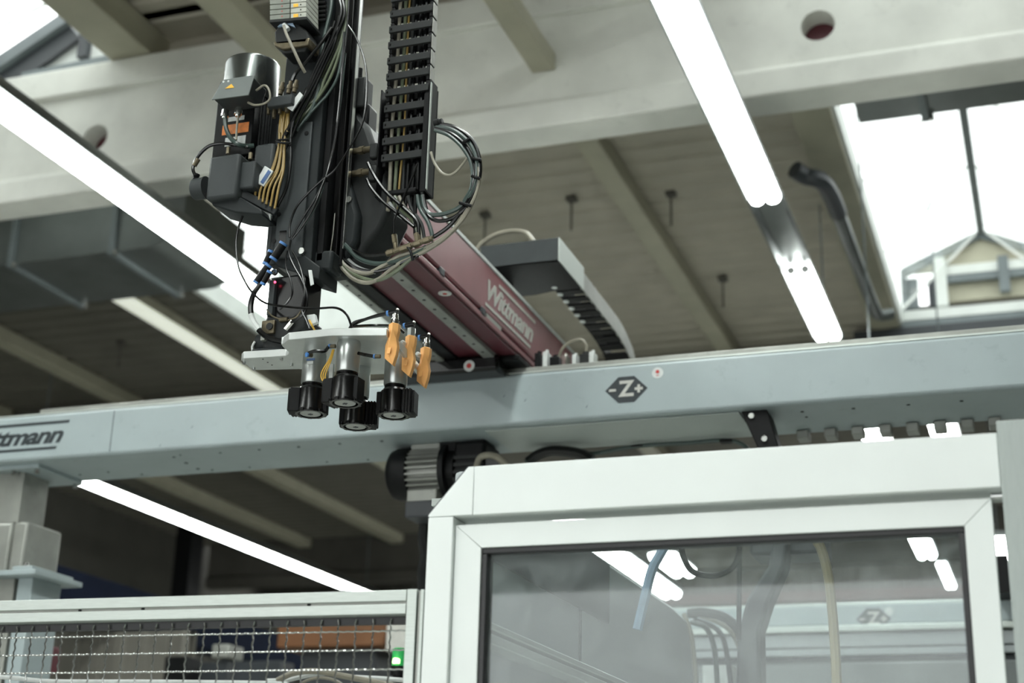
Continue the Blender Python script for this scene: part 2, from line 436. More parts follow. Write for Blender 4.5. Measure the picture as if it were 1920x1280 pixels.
fbox(1770, 488, 1990, 505, GY-.02, 0.06).build('gable_rail', M_frame_l, g)
fbox(1770, 506, 1990, 519, GY-.02, 0.06).build('gable_rail', M_frame, g)
fbox(1775, 520, 1990, 556, GY+.05, 0.04).build('gable_board', M_purlin, g)
fbox(1700, 522, 1722, 578, GY+.05, 0.04).build('gable_board', M_frame, g)
fbox(1740, 522, 1756, 574, GY+.05, 0.04).build('gable_board', M_machined, g)
fbox(1640, 572, 2000, 590, GY-.1, 0.2).build('gable_sill', M_frame_l, g)
fbox(1640, 592, 2000, 604, GY-.12, 0.3).build('gable_sill', M_frame, g)
fbox(1600, 604, 2000, 640, GY-.14, 0.12).build('gable_sill', M_machined, g)
# gable of the top left skylight, on top of the near girder
g = W2; GY = 7.12
MB().prism([PY(-40, 128, GY), PY(118, 22, GY), PY(160, 0, GY), PY(168, 14, GY), PY(122, 42, GY), PY(-40, 152, GY)], (0, 0.06, 0)).build('gable_rafter', M_frame, g)
MB().prism([PY(-40, 140, GY+.05), PY(120, 36, GY+.05), PY(150, 70, GY+.05), PY(60, 135, GY+.05), PY(-40, 170, GY+.05)], (0, 0.03, 0)).build('gable_board', M_machined, g)
MB().prism([PY(60, 130, GY+.1), PY(150, 62, GY+.1), PY(240, 80, GY+.1), PY(230, 112, GY+.1), PY(60, 145, GY+.1)], (0, 0.03, 0)).build('gable_board', M_frame_l, g)
fbox(146, 62, 163, 105, GY+.05, 0.05).build('gable_post', M_machined, g)
MB().prism([PY(40, 136, GY), PY(215, 100, GY), PY(215, 112, GY), PY(40, 150, GY)], (0, 0.05, 0)).build('gable_rail', M_frame, g)
# far end beam of the middle skylight
g = W3
MB().box(AX0, AX1, 11.42, 11.5, DZ-0.02, DZ+0.75).build('gable_board', M_frame_l, g)
a = fb(318, 372, 405, 520, 8.75, 0.05)
MB().box(a[0], a[1], a[2], a[3], a[4], DZ+0.3).build('blanking_board', M_deck, g, bevel=0.004)

# walls
def ribwall(o_name, p0, p1, z0, z1, m, per=0.3, h=0.04):
    p0 = Vector(p0); p1 = Vector(p1); d = (p1-p0); L = d.length; d.normalize(); nrm = Vector((-d.y, d.x, 0))
    prof = []; t = 0
    while t < L:
        for (a, b) in ((0, 0), (0.45, 0), (0.55, h), (0.9, h)):
            if t+per*a < L: prof.append((t+per*a, b))
        t += per
    prof.append((L, 0)); mb = MB(); n = len(prof)
    for z in (z0, z1): mb.v += [p0+d*a-nrm*b+Vector((0, 0, z)) for a, b in prof]
    for z in (z0, z1): mb.v += [p0+d*a+nrm*0.1+Vector((0, 0, z)) for a, b in prof]
    for i in range(n-1):
        mb.f += [[i, i+1, n+i+1, n+i], [2*n+i, 3*n+i, 3*n+i+1, 2*n+i+1], [i, 2*n+i, 2*n+i+1, i+1], [n+i, n+i+1, 3*n+i+1, 3*n+i]]
    return mb.build(o_name, m, None, smooth=False)
struct(ribwall('wall_left', (-12.3, 7.0, 0), (-12.3, 23, 0), 0, 5.1, M_wall_shade), 'ribbed shaded wall at the left')
struct(MB().box(-12.6, -12.35, 3.5, 23, 5.1, 6.8).build('wall_left_upper', M_wall_shade), 'upper left wall strip')
struct(ribwall('wall_back', (-12.4, 22.0, 0), (8, 22.0, 0), 0, 6.9, M_wall_shade, 0.35), 'ribbed wall at the back of the hall')
struct(MB().box(8.0, 8.2, -4, 22, 0, 6.8).build('wall_right', M_wallsheet), 'right hall wall')
struct(MB().prism([(-12.6, -4.4, 0), (-8, -4.4, 0), (-8, -4.4, 3.36), (0.3, -4.4, 3.36), (0.3, -4.4, 0), (8.2, -4.4, 0), (8.2, -4.4, 6.8), (-12.6, -4.4, 6.8)], (0, 0.2, 0)).build('wall_rear', M_wallsheet), 'hall wall behind the camera with an assumed wide open gate')  # gate is unseen, put in and sized to light the door from the front
struct(MB().box(-12.6, -12.4, -4.2, 7.0, 0, 6.8).build('wall_left_near', M_wallsheet), 'near part of the left hall wall')
o = fbox(322, 985, 352, 1200, 17.4, 0.3).build('wall_column', M_black); tag(o, 'black steel column at the end of the left wall', 'column')
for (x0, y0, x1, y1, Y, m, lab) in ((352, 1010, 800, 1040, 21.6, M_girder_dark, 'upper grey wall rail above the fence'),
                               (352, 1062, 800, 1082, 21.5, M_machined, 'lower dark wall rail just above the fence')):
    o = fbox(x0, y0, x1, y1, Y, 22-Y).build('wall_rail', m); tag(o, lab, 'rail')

# fluorescent light lines
def lamp_line(x, z, w, spans, y0, y1, label, hz=0.07, wires=True, off=()):
    t = thing('strip_lamp', (x, (y0+y1)/2, z), label, 'lamp', 'fluorescent strip lamps')
    MB().prism([(x-w/2, y0, z+0.045), (x-w/2-0.012, y0, z+0.005), (x-w/2, y0, z+0.005), (x-w/2+0.02, y0, z+0.05), (x+w/2-0.02, y0, z+0.05), (x+w/2, y0, z+0.005), (x+w/2+0.012, y0, z+0.005), (x+w/2, y0, z+0.045), (x+w/4, y0, z+0.045+hz), (x-w/4, y0, z+0.045+hz)], (0, y1-y0, 0)).build('housing', M_galv, t)
    for (a, b) in spans:
        for s in (-1, 1):
            tb = MB().cyl((x+s*w*0.235, a, z+0.012), (x+s*w*0.235, b, z+0.012), w*0.225, n=12).build('tube', M_tube, t)
            MB().cyl((x+s*w*0.235, a-0.02, z+0.012), (x+s*w*0.235, a, z+0.012), w*0.16, n=10).build('tube_cap', M_labelw, tb)
    if wires:
        for y in (y0+0.3, y1-0.3):
            MB().cyl((x, y, z+hz+0.04), (x, y, 6.2 if y > 7.3 else 6.6), 0.006, n=6).build('hanger', M_frame, t)
    return t
lamp_line(-1.325, 5.2, 0.19, [(-3.5, -1.25), (-1.2, 1.05), (1.1, 3.25), (3.3, 5.5), (5.53, 7.72), (8.86, 10.15)], -3.6, 10.3, 'bright strip lamp line at the right, with one unlit gap before the beam')
lamp_line(-4.85, 5.2, 0.21, [(-2.5, -0.25), (-0.2, 2.05), (2.1, 4.35), (4.4, 6.6), (6.63, 8.7)], -2.6, 8.8, 'bright strip lamp line at the upper left behind the motor')
lamp_line(-9.25, 5.2, 0.2, [(11.6, 13.2), (13.23, 14.8), (14.83, 16.4), (16.43, 18.0), (18.03, 19.6)], 11.5, 19.7, 'long strip lamp line low at the left, between gantry beam and fence')
t = thing('covered_lamp', (-7.22, 10.5, 6.02), 'dim covered strip lamp below the left duct, running down towards the gripper', 'lamp', 'fluorescent strip lamps')
MB().box(-7.33, -7.11, 8.3, 12.8, 6.06, 6.15).build('housing', M_purlin, t, bevel=0.005)
MB().prism([(-7.32, 8.32, 6.06), (-7.29, 8.32, 6.03), (-7.24, 8.32, 6.015), (-7.2, 8.32, 6.015), (-7.15, 8.32, 6.03), (-7.12, 8.32, 6.06)], (0, 4.46, 0)).build('diffuser', M_diffuser, t)
# far lamps seen below the gantry beam and through the door glass
def far_lamp(px0, py0, Y0, L, label, w=0.17):
    p = PY(px0, py0, Y0)
    t = thing('strip_lamp', (p.x, Y0+L/2, p.z), label, 'lamp', 'fluorescent strip lamps')
    MB().box(p.x-w/2, p.x+w/2, Y0, Y0+L, p.z+0.03, p.z+0.08).build('housing', M_galv, t)
    for s in (-1, 1):
        MB().cyl((p.x+s*w*0.24, Y0+0.02, p.z+0.01), (p.x+s*w*0.24, Y0+L-0.02, p.z+0.01), w*0.22, n=10).build('tube', M_tube, t)
    MB().cyl((p.x, Y0+L/2, p.z+0.08), (p.x, Y0+L/2, 6.97 if BX0 < p.x < BX1 and Y0 < 12.7 else 6.2), 0.006, n=6).build('hanger', M_frame, t)
far_lamp(1060, 975, 13.3, 4.2, 'far strip lamp crossing behind the blue tube in the door glass', 0.26)
far_lamp(1240, 1040, 18.2, 1.2, 'far lamp behind the hanging black cable in the door glass', 0.36)
far_lamp(1625, 790, 9.2, 0.9, 'short lit lamp end below the gantry beam, above the door header', 0.17)
far_lamp(1765, 792, 10.4, 0.8, 'short lit lamp end at the right below the gantry beam', 0.2)
far_lamp(1712, 985, 14.2, 1.5, 'far lamp at the top right corner of the door glass', 0.2)
far_lamp(1765, 1058, 18.6, 1.6, 'small far lamp at the right of the door glass', 0.12)
far_lamp(1868, 1012, 13.6, 0.9, 'far lamp end seen in the gap beside the door', 0.18)

# ducts behind the near girder
def duct(x0, x1, y0, y1, z0, z1, label, flanges, r=0.25):
    t = thing('air_duct', ((x0+x1)/2, (y0+y1)/2, z0), label, 'duct')
    prof = [(x0, z1), (x0, z0), (x1-r, z0)]
    for i in range(1, 9):
        a = -math.pi/2+math.pi/2*i/8
        prof.append((x1-r+r*math.cos(a), z0+r+r*math.sin(a)))
    prof.append((x1, z1))
    MB().prism([(x, y0, z) for x, z in prof], (0, y1-y0, 0)).build('duct_body', M_galv, t)
    for fx in flanges:
        fl = MB().box(fx-0.02, fx+0.02, y0-0.03, y1+0.03, z0-0.03, z0).box(fx-0.02, fx+0.02, y0-0.03, y0, z0, z1).box(fx-0.02, fx+0.02, y1, y1+0.03, z0, z1).build('flange', M_frame, t)
        for yy in (y0-0.015, y1+0.015):
            MB().cyl((fx+0.03, yy, z0-0.03), (fx+0.03, yy, z0+0.0), 0.018, n=8).build('bolt', M_steel, fl)
    for fx in flanges[:2]:
        MB().cyl((fx, (y0+y1)/2, z1), (fx, (y0+y1)/2, 6.2), 0.01, n=6).build('hanger', M_frame, t)
    return t
duct(-9.5, -5.1, 7.62, 8.4, 5.34, 5.75, 'grey galvanised air duct with rounded end at the left below the girder', [-6.42, -5.62])
duct(-0.78, 3.0, 7.45, 7.75, 5.62, 5.9, 'grey duct with rounded end under the girder, in front of the right skylight', [-0.42], 0.14)

# rain pipe beside the right skylight
t = thing('drain_pipe', PY(1560, 400, 9.8), 'grey drain pipe with dark elbow left of the right skylight', 'pipe')
MB().tube([PZ(1490, 318, 5.95), PZ(1510, 330, 5.93), PZ(1538, 338, 5.9), PZ(1556, 362, 5.9), PZ(1572, 400, 5.9)], 0.06, 10).build('elbow', M_machined, t)
MB().tube([PZ(1572, 400, 5.9), PZ(1600, 475, 5.9), PZ(1638, 575, 5.9), PZ(1648, 590, 5.92), PZ(1672, 588, 5.95)], 0.05, 10).build('pipe_run', M_galv, t)
# ceiling hooks
for (x, y) in ((910, 400), (1258, 360), (1355, 520), (1072, 370), (228, 640)):
    p = PZ(x, y, DZ)
    t = thing('ceiling_hook', (p.x, p.y, DZ-0.26), {910: 'small hanger left of the black cable tray', 1258: 'small hanger in the middle of the ceiling bay right of the purlin', 1355: 'small hanger near the right strip lamp, lower one', 1072: 'small hanger just left of the sloping purlin', 228: 'small hanger in the dark ceiling at the left'}[x], 'hanger', 'small ceiling hangers')
    MB().box(p.x-0.035, p.x+0.035, p.y-0.035, p.y+0.035, DZ-0.03, DZ).build('hook_plate', M_girder_dark, t)
    MB().cyl((p.x, p.y, DZ-0.26), (p.x, p.y, DZ-0.025), 0.009, n=6).build('hook_rod', M_girder_dark, t)

# things behind the fence, low at the left
a = PY(60, 1095, 9.0)
o = MB().bar((a.x, 7.6, a.z), (a.x, 19, a.z), 0.25, 0.32).build('crane_rail', M_blue, None, bevel=0.01); tag(o, 'dark blue crane beam running away behind the fence', 'beam')
t = thing('orange_cabinet', PY(640, 1300, 8.2), 'orange brown box behind the fence, right of the blue beam', 'box')
fbox(520, 1160, 722, 1212, 8.2, 0.5).build('cabinet_body', M_orangebox, t, bevel=0.01)
fbox(560, 1212, 700, 1420, 8.3, 0.4).build('cabinet_base', M_machined, t, bevel=0.01)
def standing(name, x0, y0, x1, y1, Y, dd, mm, lab, cat='box'):
    a = fb(x0, y0, x1, y1, Y, dd)
    tt = thing(name, ((a[0]+a[1])/2, Y+dd/2, 0), lab, cat)
    MB().box(*a).build('box_body', mm, tt, bevel=0.008)
    MB().box(a[0]+(a[1]-a[0])*.3, a[1]-(a[1]-a[0])*.3, Y+dd*.3, Y+dd*.7, 0, a[4]).build('box_stand', M_machined, tt)
standing('pale_cabinet', 724, 1150, 770, 1220, 8.0, 0.3, M_pale, 'pale grey box behind the fence beside the green lamp')
t = thing('signal_lamp', PY(745, 1262, 4.6), 'glowing green signal lamp behind the fence corner', 'lamp')
p = PY(748, 1249, 4.6)
MB().lathe(p, (0, 0, 1), [(0, 0.024), (0.055, 0.024), (0.06, 0.018)], 18).build('lens', M_green, t)
MB().cyl(p-Vector((0, 0.026, -0.008)), p-Vector((0, 0.022, -0.02)), 0.012, n=12).build('bulb', M_greenhot, t)
MB().lathe(p-Vector((0, 0, 1.2)), (0, 0, 1), [(0, 0.02), (1.17, 0.02), (1.17, 0.027), (1.2, 0.027)], 14).build('lamp_post', M_black, t)
standing('red_box', 47, 1205, 66, 1255, 6.2, 0.2, M_reddark, 'dull red box behind the fence beside the pale post')
o = MB().tube(pts3((60, 1245, 6.1), (56, 1225, 6.1), (68, 1220, 6.1), (80, 1228, 6.1), (82, 1260, 6.1), (80, 1300, 6.1)), 0.018).build('black_handle', M_black); tag(o, 'black hooked handle in front of the red box behind the fence', 'handle')
o = ribwall('wall_partition', PY(70, 1250, 10.0).xy.to_3d(), PY(350, 1250, 10.0).xy.to_3d(), 0, PY(200, 1185, 10.0).z, M_wallsheet, 0.2, 0.03); struct(o, 'low ribbed partition behind the fence')
standing('junction_box', 397, 1207, 428, 1232, 8.6, 0.2, M_beam2, 'small pale box in front of the blue beam behind the fence')
for (x0, y0, x1, y1, Y, m, lab) in ((300, 1230, 340, 1420, 9.0, M_black, 'black post behind the fence mesh below the blue beam'), (340, 1240, 520, 1420, 9.4, M_machined, 'grey cabinet low behind the fence mesh')):
    o = fbox(x0, y0, x1, y1, Y, 0.2).build('background_box', m, None, bevel=0.005); tag(o, lab, 'box')

# ================================================================== GREY GANTRY BEAM
BY, BZ0, BZ1 = 4.6, 3.018, 3.2
gb = thing('gantry_beam', (-1.5, 4.78, BZ0), 'long blue grey painted steel gantry beam with lettering and axis sticker', 'beam')
MB().box(-5.2, 1.8, BY, 4.96, BZ0, BZ1).build('beam_body', M_beam, gb, bevel=0.012, seg=3)
MB().box(-5.2, 1.8, BY+0.004, 4.95, BZ1, BZ1+0.006).build('top_lip', M_alu, gb)
MB().box(-3.66, 1.8, BY+0.03, BY+0.09, BZ1+0.006, BZ1+0.03).build('guide_rail', M_beam2, gb, bevel=0.002)
MB().box(-5.2, 1.8, 4.86, 4.93, BZ1+0.006, BZ1+0.03).build('guide_rail', M_beam2, gb, bevel=0.002)
def hexpts(cx, cz, Y, w, h, k): return [(cx-w, Y, cz), (cx-k, Y, cz+h), (cx+k, Y, cz+h), (cx+w, Y, cz), (cx+k, Y, cz-h), (cx-k, Y, cz-h)]
def axis_sticker(parent, c, sc, Y):
    st = MB().prism(hexpts(c.x, c.z, Y-0.0012, 0.0735*sc, 0.0455*sc, 0.0275*sc), (0, 0.0011, 0)).build('axis_sticker', M_ink, parent)
    q = Y-0.0018
    MB().mesh_data(text_mesh('Z', 0.076*sc, offset=0.0022*sc), frontM((c.x, q, c.z))).build('sticker_letter', M_pale, st, smooth=False)
    MB().box(c.x-0.06*sc, c.x-0.036*sc, q-0.0005, q, c.z-0.0045*sc, c.z+0.004*sc).build('sticker_minus', M_pale, st, smooth=False)
    MB().box(c.x+0.029*sc, c.x+0.057*sc, q-0.0005, q, c.z-0.0045*sc, c.z+0.0045*sc).box(c.x+0.0385*sc, c.x+0.0475*sc, q-0.0006, q, c.z-0.014*sc, c.z+0.014*sc).build('sticker_plus', M_pale, st, smooth=False)
    return st
axis_sticker(gb, PY(1174.5, 730, BY), 1.0, BY)
p = PY(1233, 699, BY)
rs = MB().cyl((p.x, BY, p.z), (p.x, BY-0.0012, p.z), 0.0195, n=28).build('round_sticker', M_labelw, gb)
MB().cyl((p.x, BY-0.0012, p.z+0.004), (p.x, BY-0.002, p.z+0.004), 0.0065, n=14).box(p.x-0.0045, p.x+0.0045, BY-0.002, BY-0.0012, p.z-0.010, p.z-0.0075).build('round_sticker_print', M_inkred, rs, smooth=False)
def logo(parent, name, c, M_of, letter, w, m, up=0.0):
    """slanted company lettering between two bars; local x right, y up"""
    me = text_mesh('Wittmann', letter, shear=0.35, offset=letter*0.03, spacing=0.92)
    xs = [v.co.x for v in me.vertices]; k = w/(max(xs)-min(xs)); x0 = min(xs)*k
    mb = MB(); T = M_of(c, 1.0)
    S = Matrix.Diagonal((k, 1, 1, 1))
    mb.mesh_data(me, T @ S)
    h = letter*0.46
    def bar(a, b, y0, y1, sh):
        pl = [T @ Vector((a+sh*y0, y0, 0)), T @ Vector((b+sh*y0, y0, 0)), T @ Vector((b+sh*y1, y1, 0)), T @ Vector((a+sh*y1, y1, 0))]
        mb.prism(pl, (T @ Vector((0, 0, 0.0006)))-(T @ Vector((0, 0, 0))))
    bar(-w*0.28, w*0.54, h*1.1, h*1.36, 0.35)
    bar(-w*0.46, w*0.52, -h*1.3, -h*1.05, 0.35)
    return mb.build(name, m, parent, smooth=False)
pr = PY(100, 815, BY)
logo(gb, 'lettering', (pr.x-0.2, BY-0.0008, pr.z-0.002), frontM, 0.092, 0.46, M_ink)
mb = MB()                                  # drilled holes in the underside and a seam in the front
for (x, y, r) in ((150, 890, .006), (203, 885, .005), (266, 889, .005), (326, 857, .006), (338, 853, .004), (349, 868, .008), (371, 879, .007), (398, 881, .005), (413, 849, .005), (468, 876, .004), (486, 843, .006), (560, 838, .006), (613, 866, .005), (637, 832, .006), (690, 862, .005), (716, 827, .006), (1051, 804, .005), (1137, 798, .005), (1228, 791, .006), (1319, 786, .005), (1504, 772, .006), (1512, 782, .005), (1600, 766, .006), (1703, 759, .006), (1803, 752, .006)):
    q = PZ(x, y, BZ0-0.001)
    if BY+0.015 < q.y < 4.95: mb.cyl((q.x, q.y, BZ0-0.0015), (q.x, q.y, BZ0+0.0005), r, n=10)
q = PY(211, 800, BY)
mb.box(q.x-0.0012, q.x+0.0012, BY-0.0006, BY+0.001, BZ0+0.01, BZ1-0.01)
mb.build('drilled_holes', M_black, gb, kind='stuff')
mb = MB()
for i, (x, y) in enumerate(((985, 750), (945, 742), (1100, 762), (300, 835), (360, 800))):
    q = PY(x, y, BY); mb.prism([(q.x-.004, BY-.0006, q.z-.006), (q.x+.001, BY-.0006, q.z-.002), (q.x+.005, BY-.0006, q.z+.007), (q.x, BY-.0006, q.z+.001)], (0, .0004, 0))
mb.build('paint_chips', M_machined, gb, kind='stuff')
# light sheet cover under the beam and the clips along its back
MB().box(PY(905, 830, 4.62).x, PY(1385, 800, 4.62).x, 4.635, 4.93, BZ0-0.006, BZ0-0.001).build('cover_sheet', M_post, gb, bevel=0.004)
for i in range(8):
    q = PZ(1498+i*52, 800-i*4, BZ0-0.01)
    cl = MB().box(q.x-0.02, q.x+0.02, 4.9, 4.97, BZ0-0.03, BZ0-0.001).build('cable_clip', M_beam2, gb, bevel=0.004)
# black bracket below the beam
t = thing('cable_bracket', PY(1430, 830, 4.7), 'black angled bracket under the gantry beam above the door header', 'bracket')
x0 = PY(1392, 790, 4.66).x
MB().prism([(x0, 4.64, BZ0), (x0+0.085, 4.64, BZ0), (x0+0.125, 4.64, BZ0-0.15), (x0+0.06, 4.64, BZ0-0.15)], (0, 0.12, 0)).build('bracket_plate', M_black, t, bevel=0.003)
for (dx, dz) in ((0.035, -0.02), (0.075, -0.1)):
    MB().cyl((x0+dx, 4.64, BZ0+dz), (x0+dx, 4.63, BZ0+dz), 0.01, n=8).build('bolt', M_steel, t)
# cable slung under the beam with black clamps
t = thing('underslung_cable', PY(1200, 835, 4.9), 'dark green cable clamped along the underside of the gantry beam', 'cable')
MB().tube(pts3((985, 865, 4.9), (1010, 852, 4.9), (1035, 846, 4.9), (1110, 850, 4.9), (1195, 836, 4.9), (1290, 830, 4.9), (1360, 825, 4.9), (1390, 832, 4.9), (1405, 845, 4.9)), 0.008).build('cable_run', M_hose_green, t)
for (x, y) in ((1031, 846), (1195, 832), (1362, 824)):
    q = PY(x, y, 4.9); MB().box(q.x-0.022, q.x+0.022, 4.885, 4.915, q.z-0.012, BZ0-0.018).build('clamp', M_black, t, bevel=0.003)
o = MB().tube(pts3((990, 866, 4.85), (1010, 852, 4.85), (1040, 845, 4.85), (1085, 850, 4.85), (1110, 862, 4.85)), 0.02).build('sleeve', M_gloss); tag(o, 'glossy black cable sleeve arching above the door header', 'cable')
# geared motor hanging below the beam
t = thing('gantry_motor', PY(810, 950, 4.8), 'grey finned electric motor with black fan cowl hanging under the gantry beam', 'motor')
c = PY(815, 886, 4.8); xa = PY(737, 886, 4.8).x; xb = PY(776, 886, 4.8).x; xc = PY(838, 886, 4.8).x; R = 0.095
MB().lathe((xa, c.y, c.z), (1, 0, 0), [(0, R*0.75), (0.012, R*0.93), (0.03, R), (xb-xa, R)], 28).build('fan_cowl', M_black, t)
mb = MB().cyl((xb-0.005, c.y, c.z), (xc, c.y, c.z), R*0.72, n=24)
for i in range(26):
    a = 2*math.pi*i/26; d = Vector((0, math.cos(a), math.sin(a))); s = Vector((0, -math.sin(a), math.cos(a)))
    mb.obox(Vector(((xb+xc)/2, c.y, c.z))+d*R*0.8, Vector(((xc-xb)/2, 0, 0)), d*R*0.14, s*0.003)
mb.build('finned_body', M_beam2, t)
MB().lathe((xc, c.y, c.z), (1, 0, 0), [(0, R*1.06), (0.02, R*1.06), (0.02, R*0.8), (0.05, R*0.8)], 24).build('end_flange', M_black, t)
q = PY(880, 870, 4.8)
gbx = MB().box(xc+0.05, xc+0.17, c.y-0.07, c.y+0.09, c.z-0.07, c.z+0.09).build('gearbox', M_black, t, bevel=0.012)
for i in range(4): MB().box(xc+0.055, xc+0.165, c.y-0.078, c.y-0.07, c.z-0.055+i*0.026, c.z-0.043+i*0.026).build('cooling_rib', M_charcoal, gbx)
MB().box(xb+0.005, xc-0.012, c.y-0.05, c.y+0.05, c.z+R*0.8, BZ0).build('mounting_block', M_beam2, t, bevel=0.004)
MB().box(xc-0.012, xc+0.16, c.y-0.05, c.y+0.06, c.z+0.06, BZ0).build('mounting_block', M_black, t, bevel=0.004)
tb = MB().box(xb+0.002, xc-0.01, c.y-0.06, c.y+0.04, c.z-R-0.075, c.z-R*0.75).build('terminal_box', M_beam2, t, bevel=0.006)
MB().box(xb+0.0, xc-0.005, c.y-0.066, c.y+0.045, c.z-R-0.08, c.z-R-0.02).build('terminal_lid', M_machined, tb, bevel=0.006)
MB().tube(pts3((893, 876, 4.72), (900, 858, 4.72), (914, 853, 4.72), (930, 856, 4.72), (948, 870, 4.72), (955, 885, 4.72)), 0.012).build('motor_cable', M_hose_grey, t)
# dark cable and clamp hidden by the guard corner
o = MB().tube(pts3((800, 870, 4.9), (797, 930, 4.9), (795, 985, 4.9), (793, 1010, 4.9), (797, 1040, 4.9), (792, 1070, 4.9), (794, 1110, 4.9)), 0.02).build('motor_conduit', M_charcoal); tag(o, 'dark conduit dropping beside the left edge of the guard frame', 'cable')
# support post at the left
t = thing('gantry_post', (PY(15, 1100, 4.78).x, 4.78, 0), 'pale steel support post with bolted flanges at the left under the gantry beam', 'post')
xl = PY(-60, 880, 4.65).x; xr = PY(72, 878, 4.65).x
MB().box(xl, xr, 4.65, 4.94, BZ0-0.016, BZ0).build('top_plate', M_beam, t, bevel=0.002)
for (dx, dy) in ((xr-0.02, 4.67), (xr-0.02, 4.92), (xr-0.13, 4.67)):
    MB().cyl((dx, dy, BZ0-0.016), (dx, dy, BZ0-0.035), 0.01, n=6).build('bolt', M_steel, t)
xa = PY(-70, 930, 4.7).x; xb = PY(40, 930, 4.7).x; ztop = BZ0-0.016
MB().box(xa, xb, 4.7, 4.86, PY(20, 980, 4.7).z, ztop).build('upper_column', M_beam2, t, bevel=0.003)
z1 = PY(20, 978, 4.66).z; z0 = PY(20, 1072, 4.66).z
for (a, b) in ((PY(-70, 1020, 4.66).x, PY(18, 1020, 4.66).x), (PY(20, 1020, 4.66).x, PY(47, 1020, 4.66).x)):
    MB().box(a, b, 4.66, 4.88, z0, z1).build('clamp_block', M_beam2, t, bevel=0.012)
fl = MB().box(PY(-70, 1080, 4.62).x, PY(65, 1080, 4.62).x, 4.62, 4.92, z0-0.02, z0).build('flange_plate', M_beam, t, bevel=0.003)
MB().box(PY(22, 1070, 4.64).x, PY(60, 1070, 4.64).x, 4.64, 4.9, z0, z0+0.018).build('foot_block', M_beam, t, bevel=0.004)
q = PY(48, 1066, 4.66); MB().cyl((q.x, 4.66, z0+0.018), (q.x, 4.66, z0+0.034), 0.008, n=8).build('bolt', M_steel, fl)
MB().box(PY(-70, 1200, 4.68).x, PY(12, 1200, 4.68).x, 4.68, 4.86, 0, z0-0.02).build('lower_column', M_beam2, t, bevel=0.003)
MB().box(PY(19, 1200, 4.68).x, PY(46, 1200, 4.68).x, 4.68, 4.86, 0, z0-0.02).build('lower_column', M_beam, t, bevel=0.003)

# ================================================================== GUARD FRAME, DOOR AND FENCE
GY = 2.6
t = thing('guard_frame', (-0.55, GY+0.04, 0), 'white guard frame with chamfered corner around the glazed door', 'frame')
t_guard = t
zt, zb = 2.323, 2.2275
xL0 = PY(799, 1060, GY).x; xL1 = PY(846, 1060, GY).x; xh = PY(888, 920, GY).x; xR = PY(1877, 900, GY).x; xR2 = xR+0.09
xc0 = PY(878, 876, GY).x; zc0 = PY(803, 965, GY).z
MB().box(xh, xR-0.001, GY, GY+0.08, zb, zt).build('header', M_white, t, bevel=0.0015)
MB().prism([(xL0, GY, zb), (xL0, GY, zc0), (xc0, GY, zt), (xh-0.0008, GY, zt), (xh-0.0008, GY, zb+0.0005)], (0, 0.08, 0)).build('corner_gusset', M_white, t, bevel=0.0012)
MB().prism([(xL0-0.003, GY+0.003, zb), (xL0-0.003, GY+0.003, zc0+0.001), (xc0-0.003, GY+0.003, zt+0.001), (xc0-0.001, GY+0.003, zt-0.002), (xL0, GY+0.003, zc0)], (0, 0.074, 0)).build('corner_strip', M_machined, t)
MB().box(xL0, xL1, GY, GY+0.08, 0, zb-0.0008).build('stile', M_white, t, bevel=0.0015)
MB().box(xR, xR2, GY-0.004, GY+0.09, 0, PY(1897, 788, GY).z).build('stile', M_post, t, bevel=0.0015)
# door
DY = GY+0.012
d = thing('guard_door', (-0.55, DY+0.02, 0), 'white framed guard door with large clear pane and dark gasket', 'door')
dx0 = PY(852, 1050, DY).x; dx1 = PY(1864, 1000, DY).x; dzt = 2.212; fw = 0.052
gx0 = PY(899, 1130, DY).x; gx1 = PY(1815, 1080, DY).x; gzt = PY(1350, 1006, DY).z
MB().prism([(dx0, DY, dzt), (dx1, DY, dzt), (gx1, DY, gzt), (gx0, DY, gzt)], (0, 0.045, 0)).build('top_rail', M_white, d, bevel=0.0012)
MB().prism([(dx0, DY, 0.12), (dx0, DY, dzt-0.0006), (gx0-0.0006, DY, gzt-0.0004), (gx0-0.0006, DY, 0.12)], (0, 0.045, 0)).build('stile', M_white, d, bevel=0.0012)
MB().prism([(dx1, DY, 0.12), (gx1+0.0006, DY, 0.12), (gx1+0.0006, DY, gzt-0.0004), (dx1, DY, dzt-0.0006)], (0, 0.045, 0)).build('stile', M_white, d, bevel=0.0012)
MB().box(gx0-0.03, gx1+0.03, DY, DY+0.045, 0.12, 0.2).build('bottom_rail', M_white, d, bevel=0.0012)
gw = 0.011
for a in ((gx0, gx1, gzt-gw, gzt), (gx0, gx0+gw, 0.2, gzt-gw), (gx1-gw, gx1, 0.2, gzt-gw)):
    MB().box(a[0], a[1], DY+0.004, DY+0.04, a[2], a[3]).build('gasket', M_gasket, d, bevel=0.002)
MB().box(gx0+gw, gx1-gw, DY+0.02, DY+0.024, 0.2, gzt-gw).build('pane', M_door_glass, d, smooth=False)
o = MB().cyl(PY(1858, 931, GY+0.05), PY(1884, 929, GY+0.05)+Vector((0.05, 0, 0)), 0.011, n=14).build('hinge_pin', M_steel); tag(o, 'short bright hinge bar at the top right door corner', 'hinge')
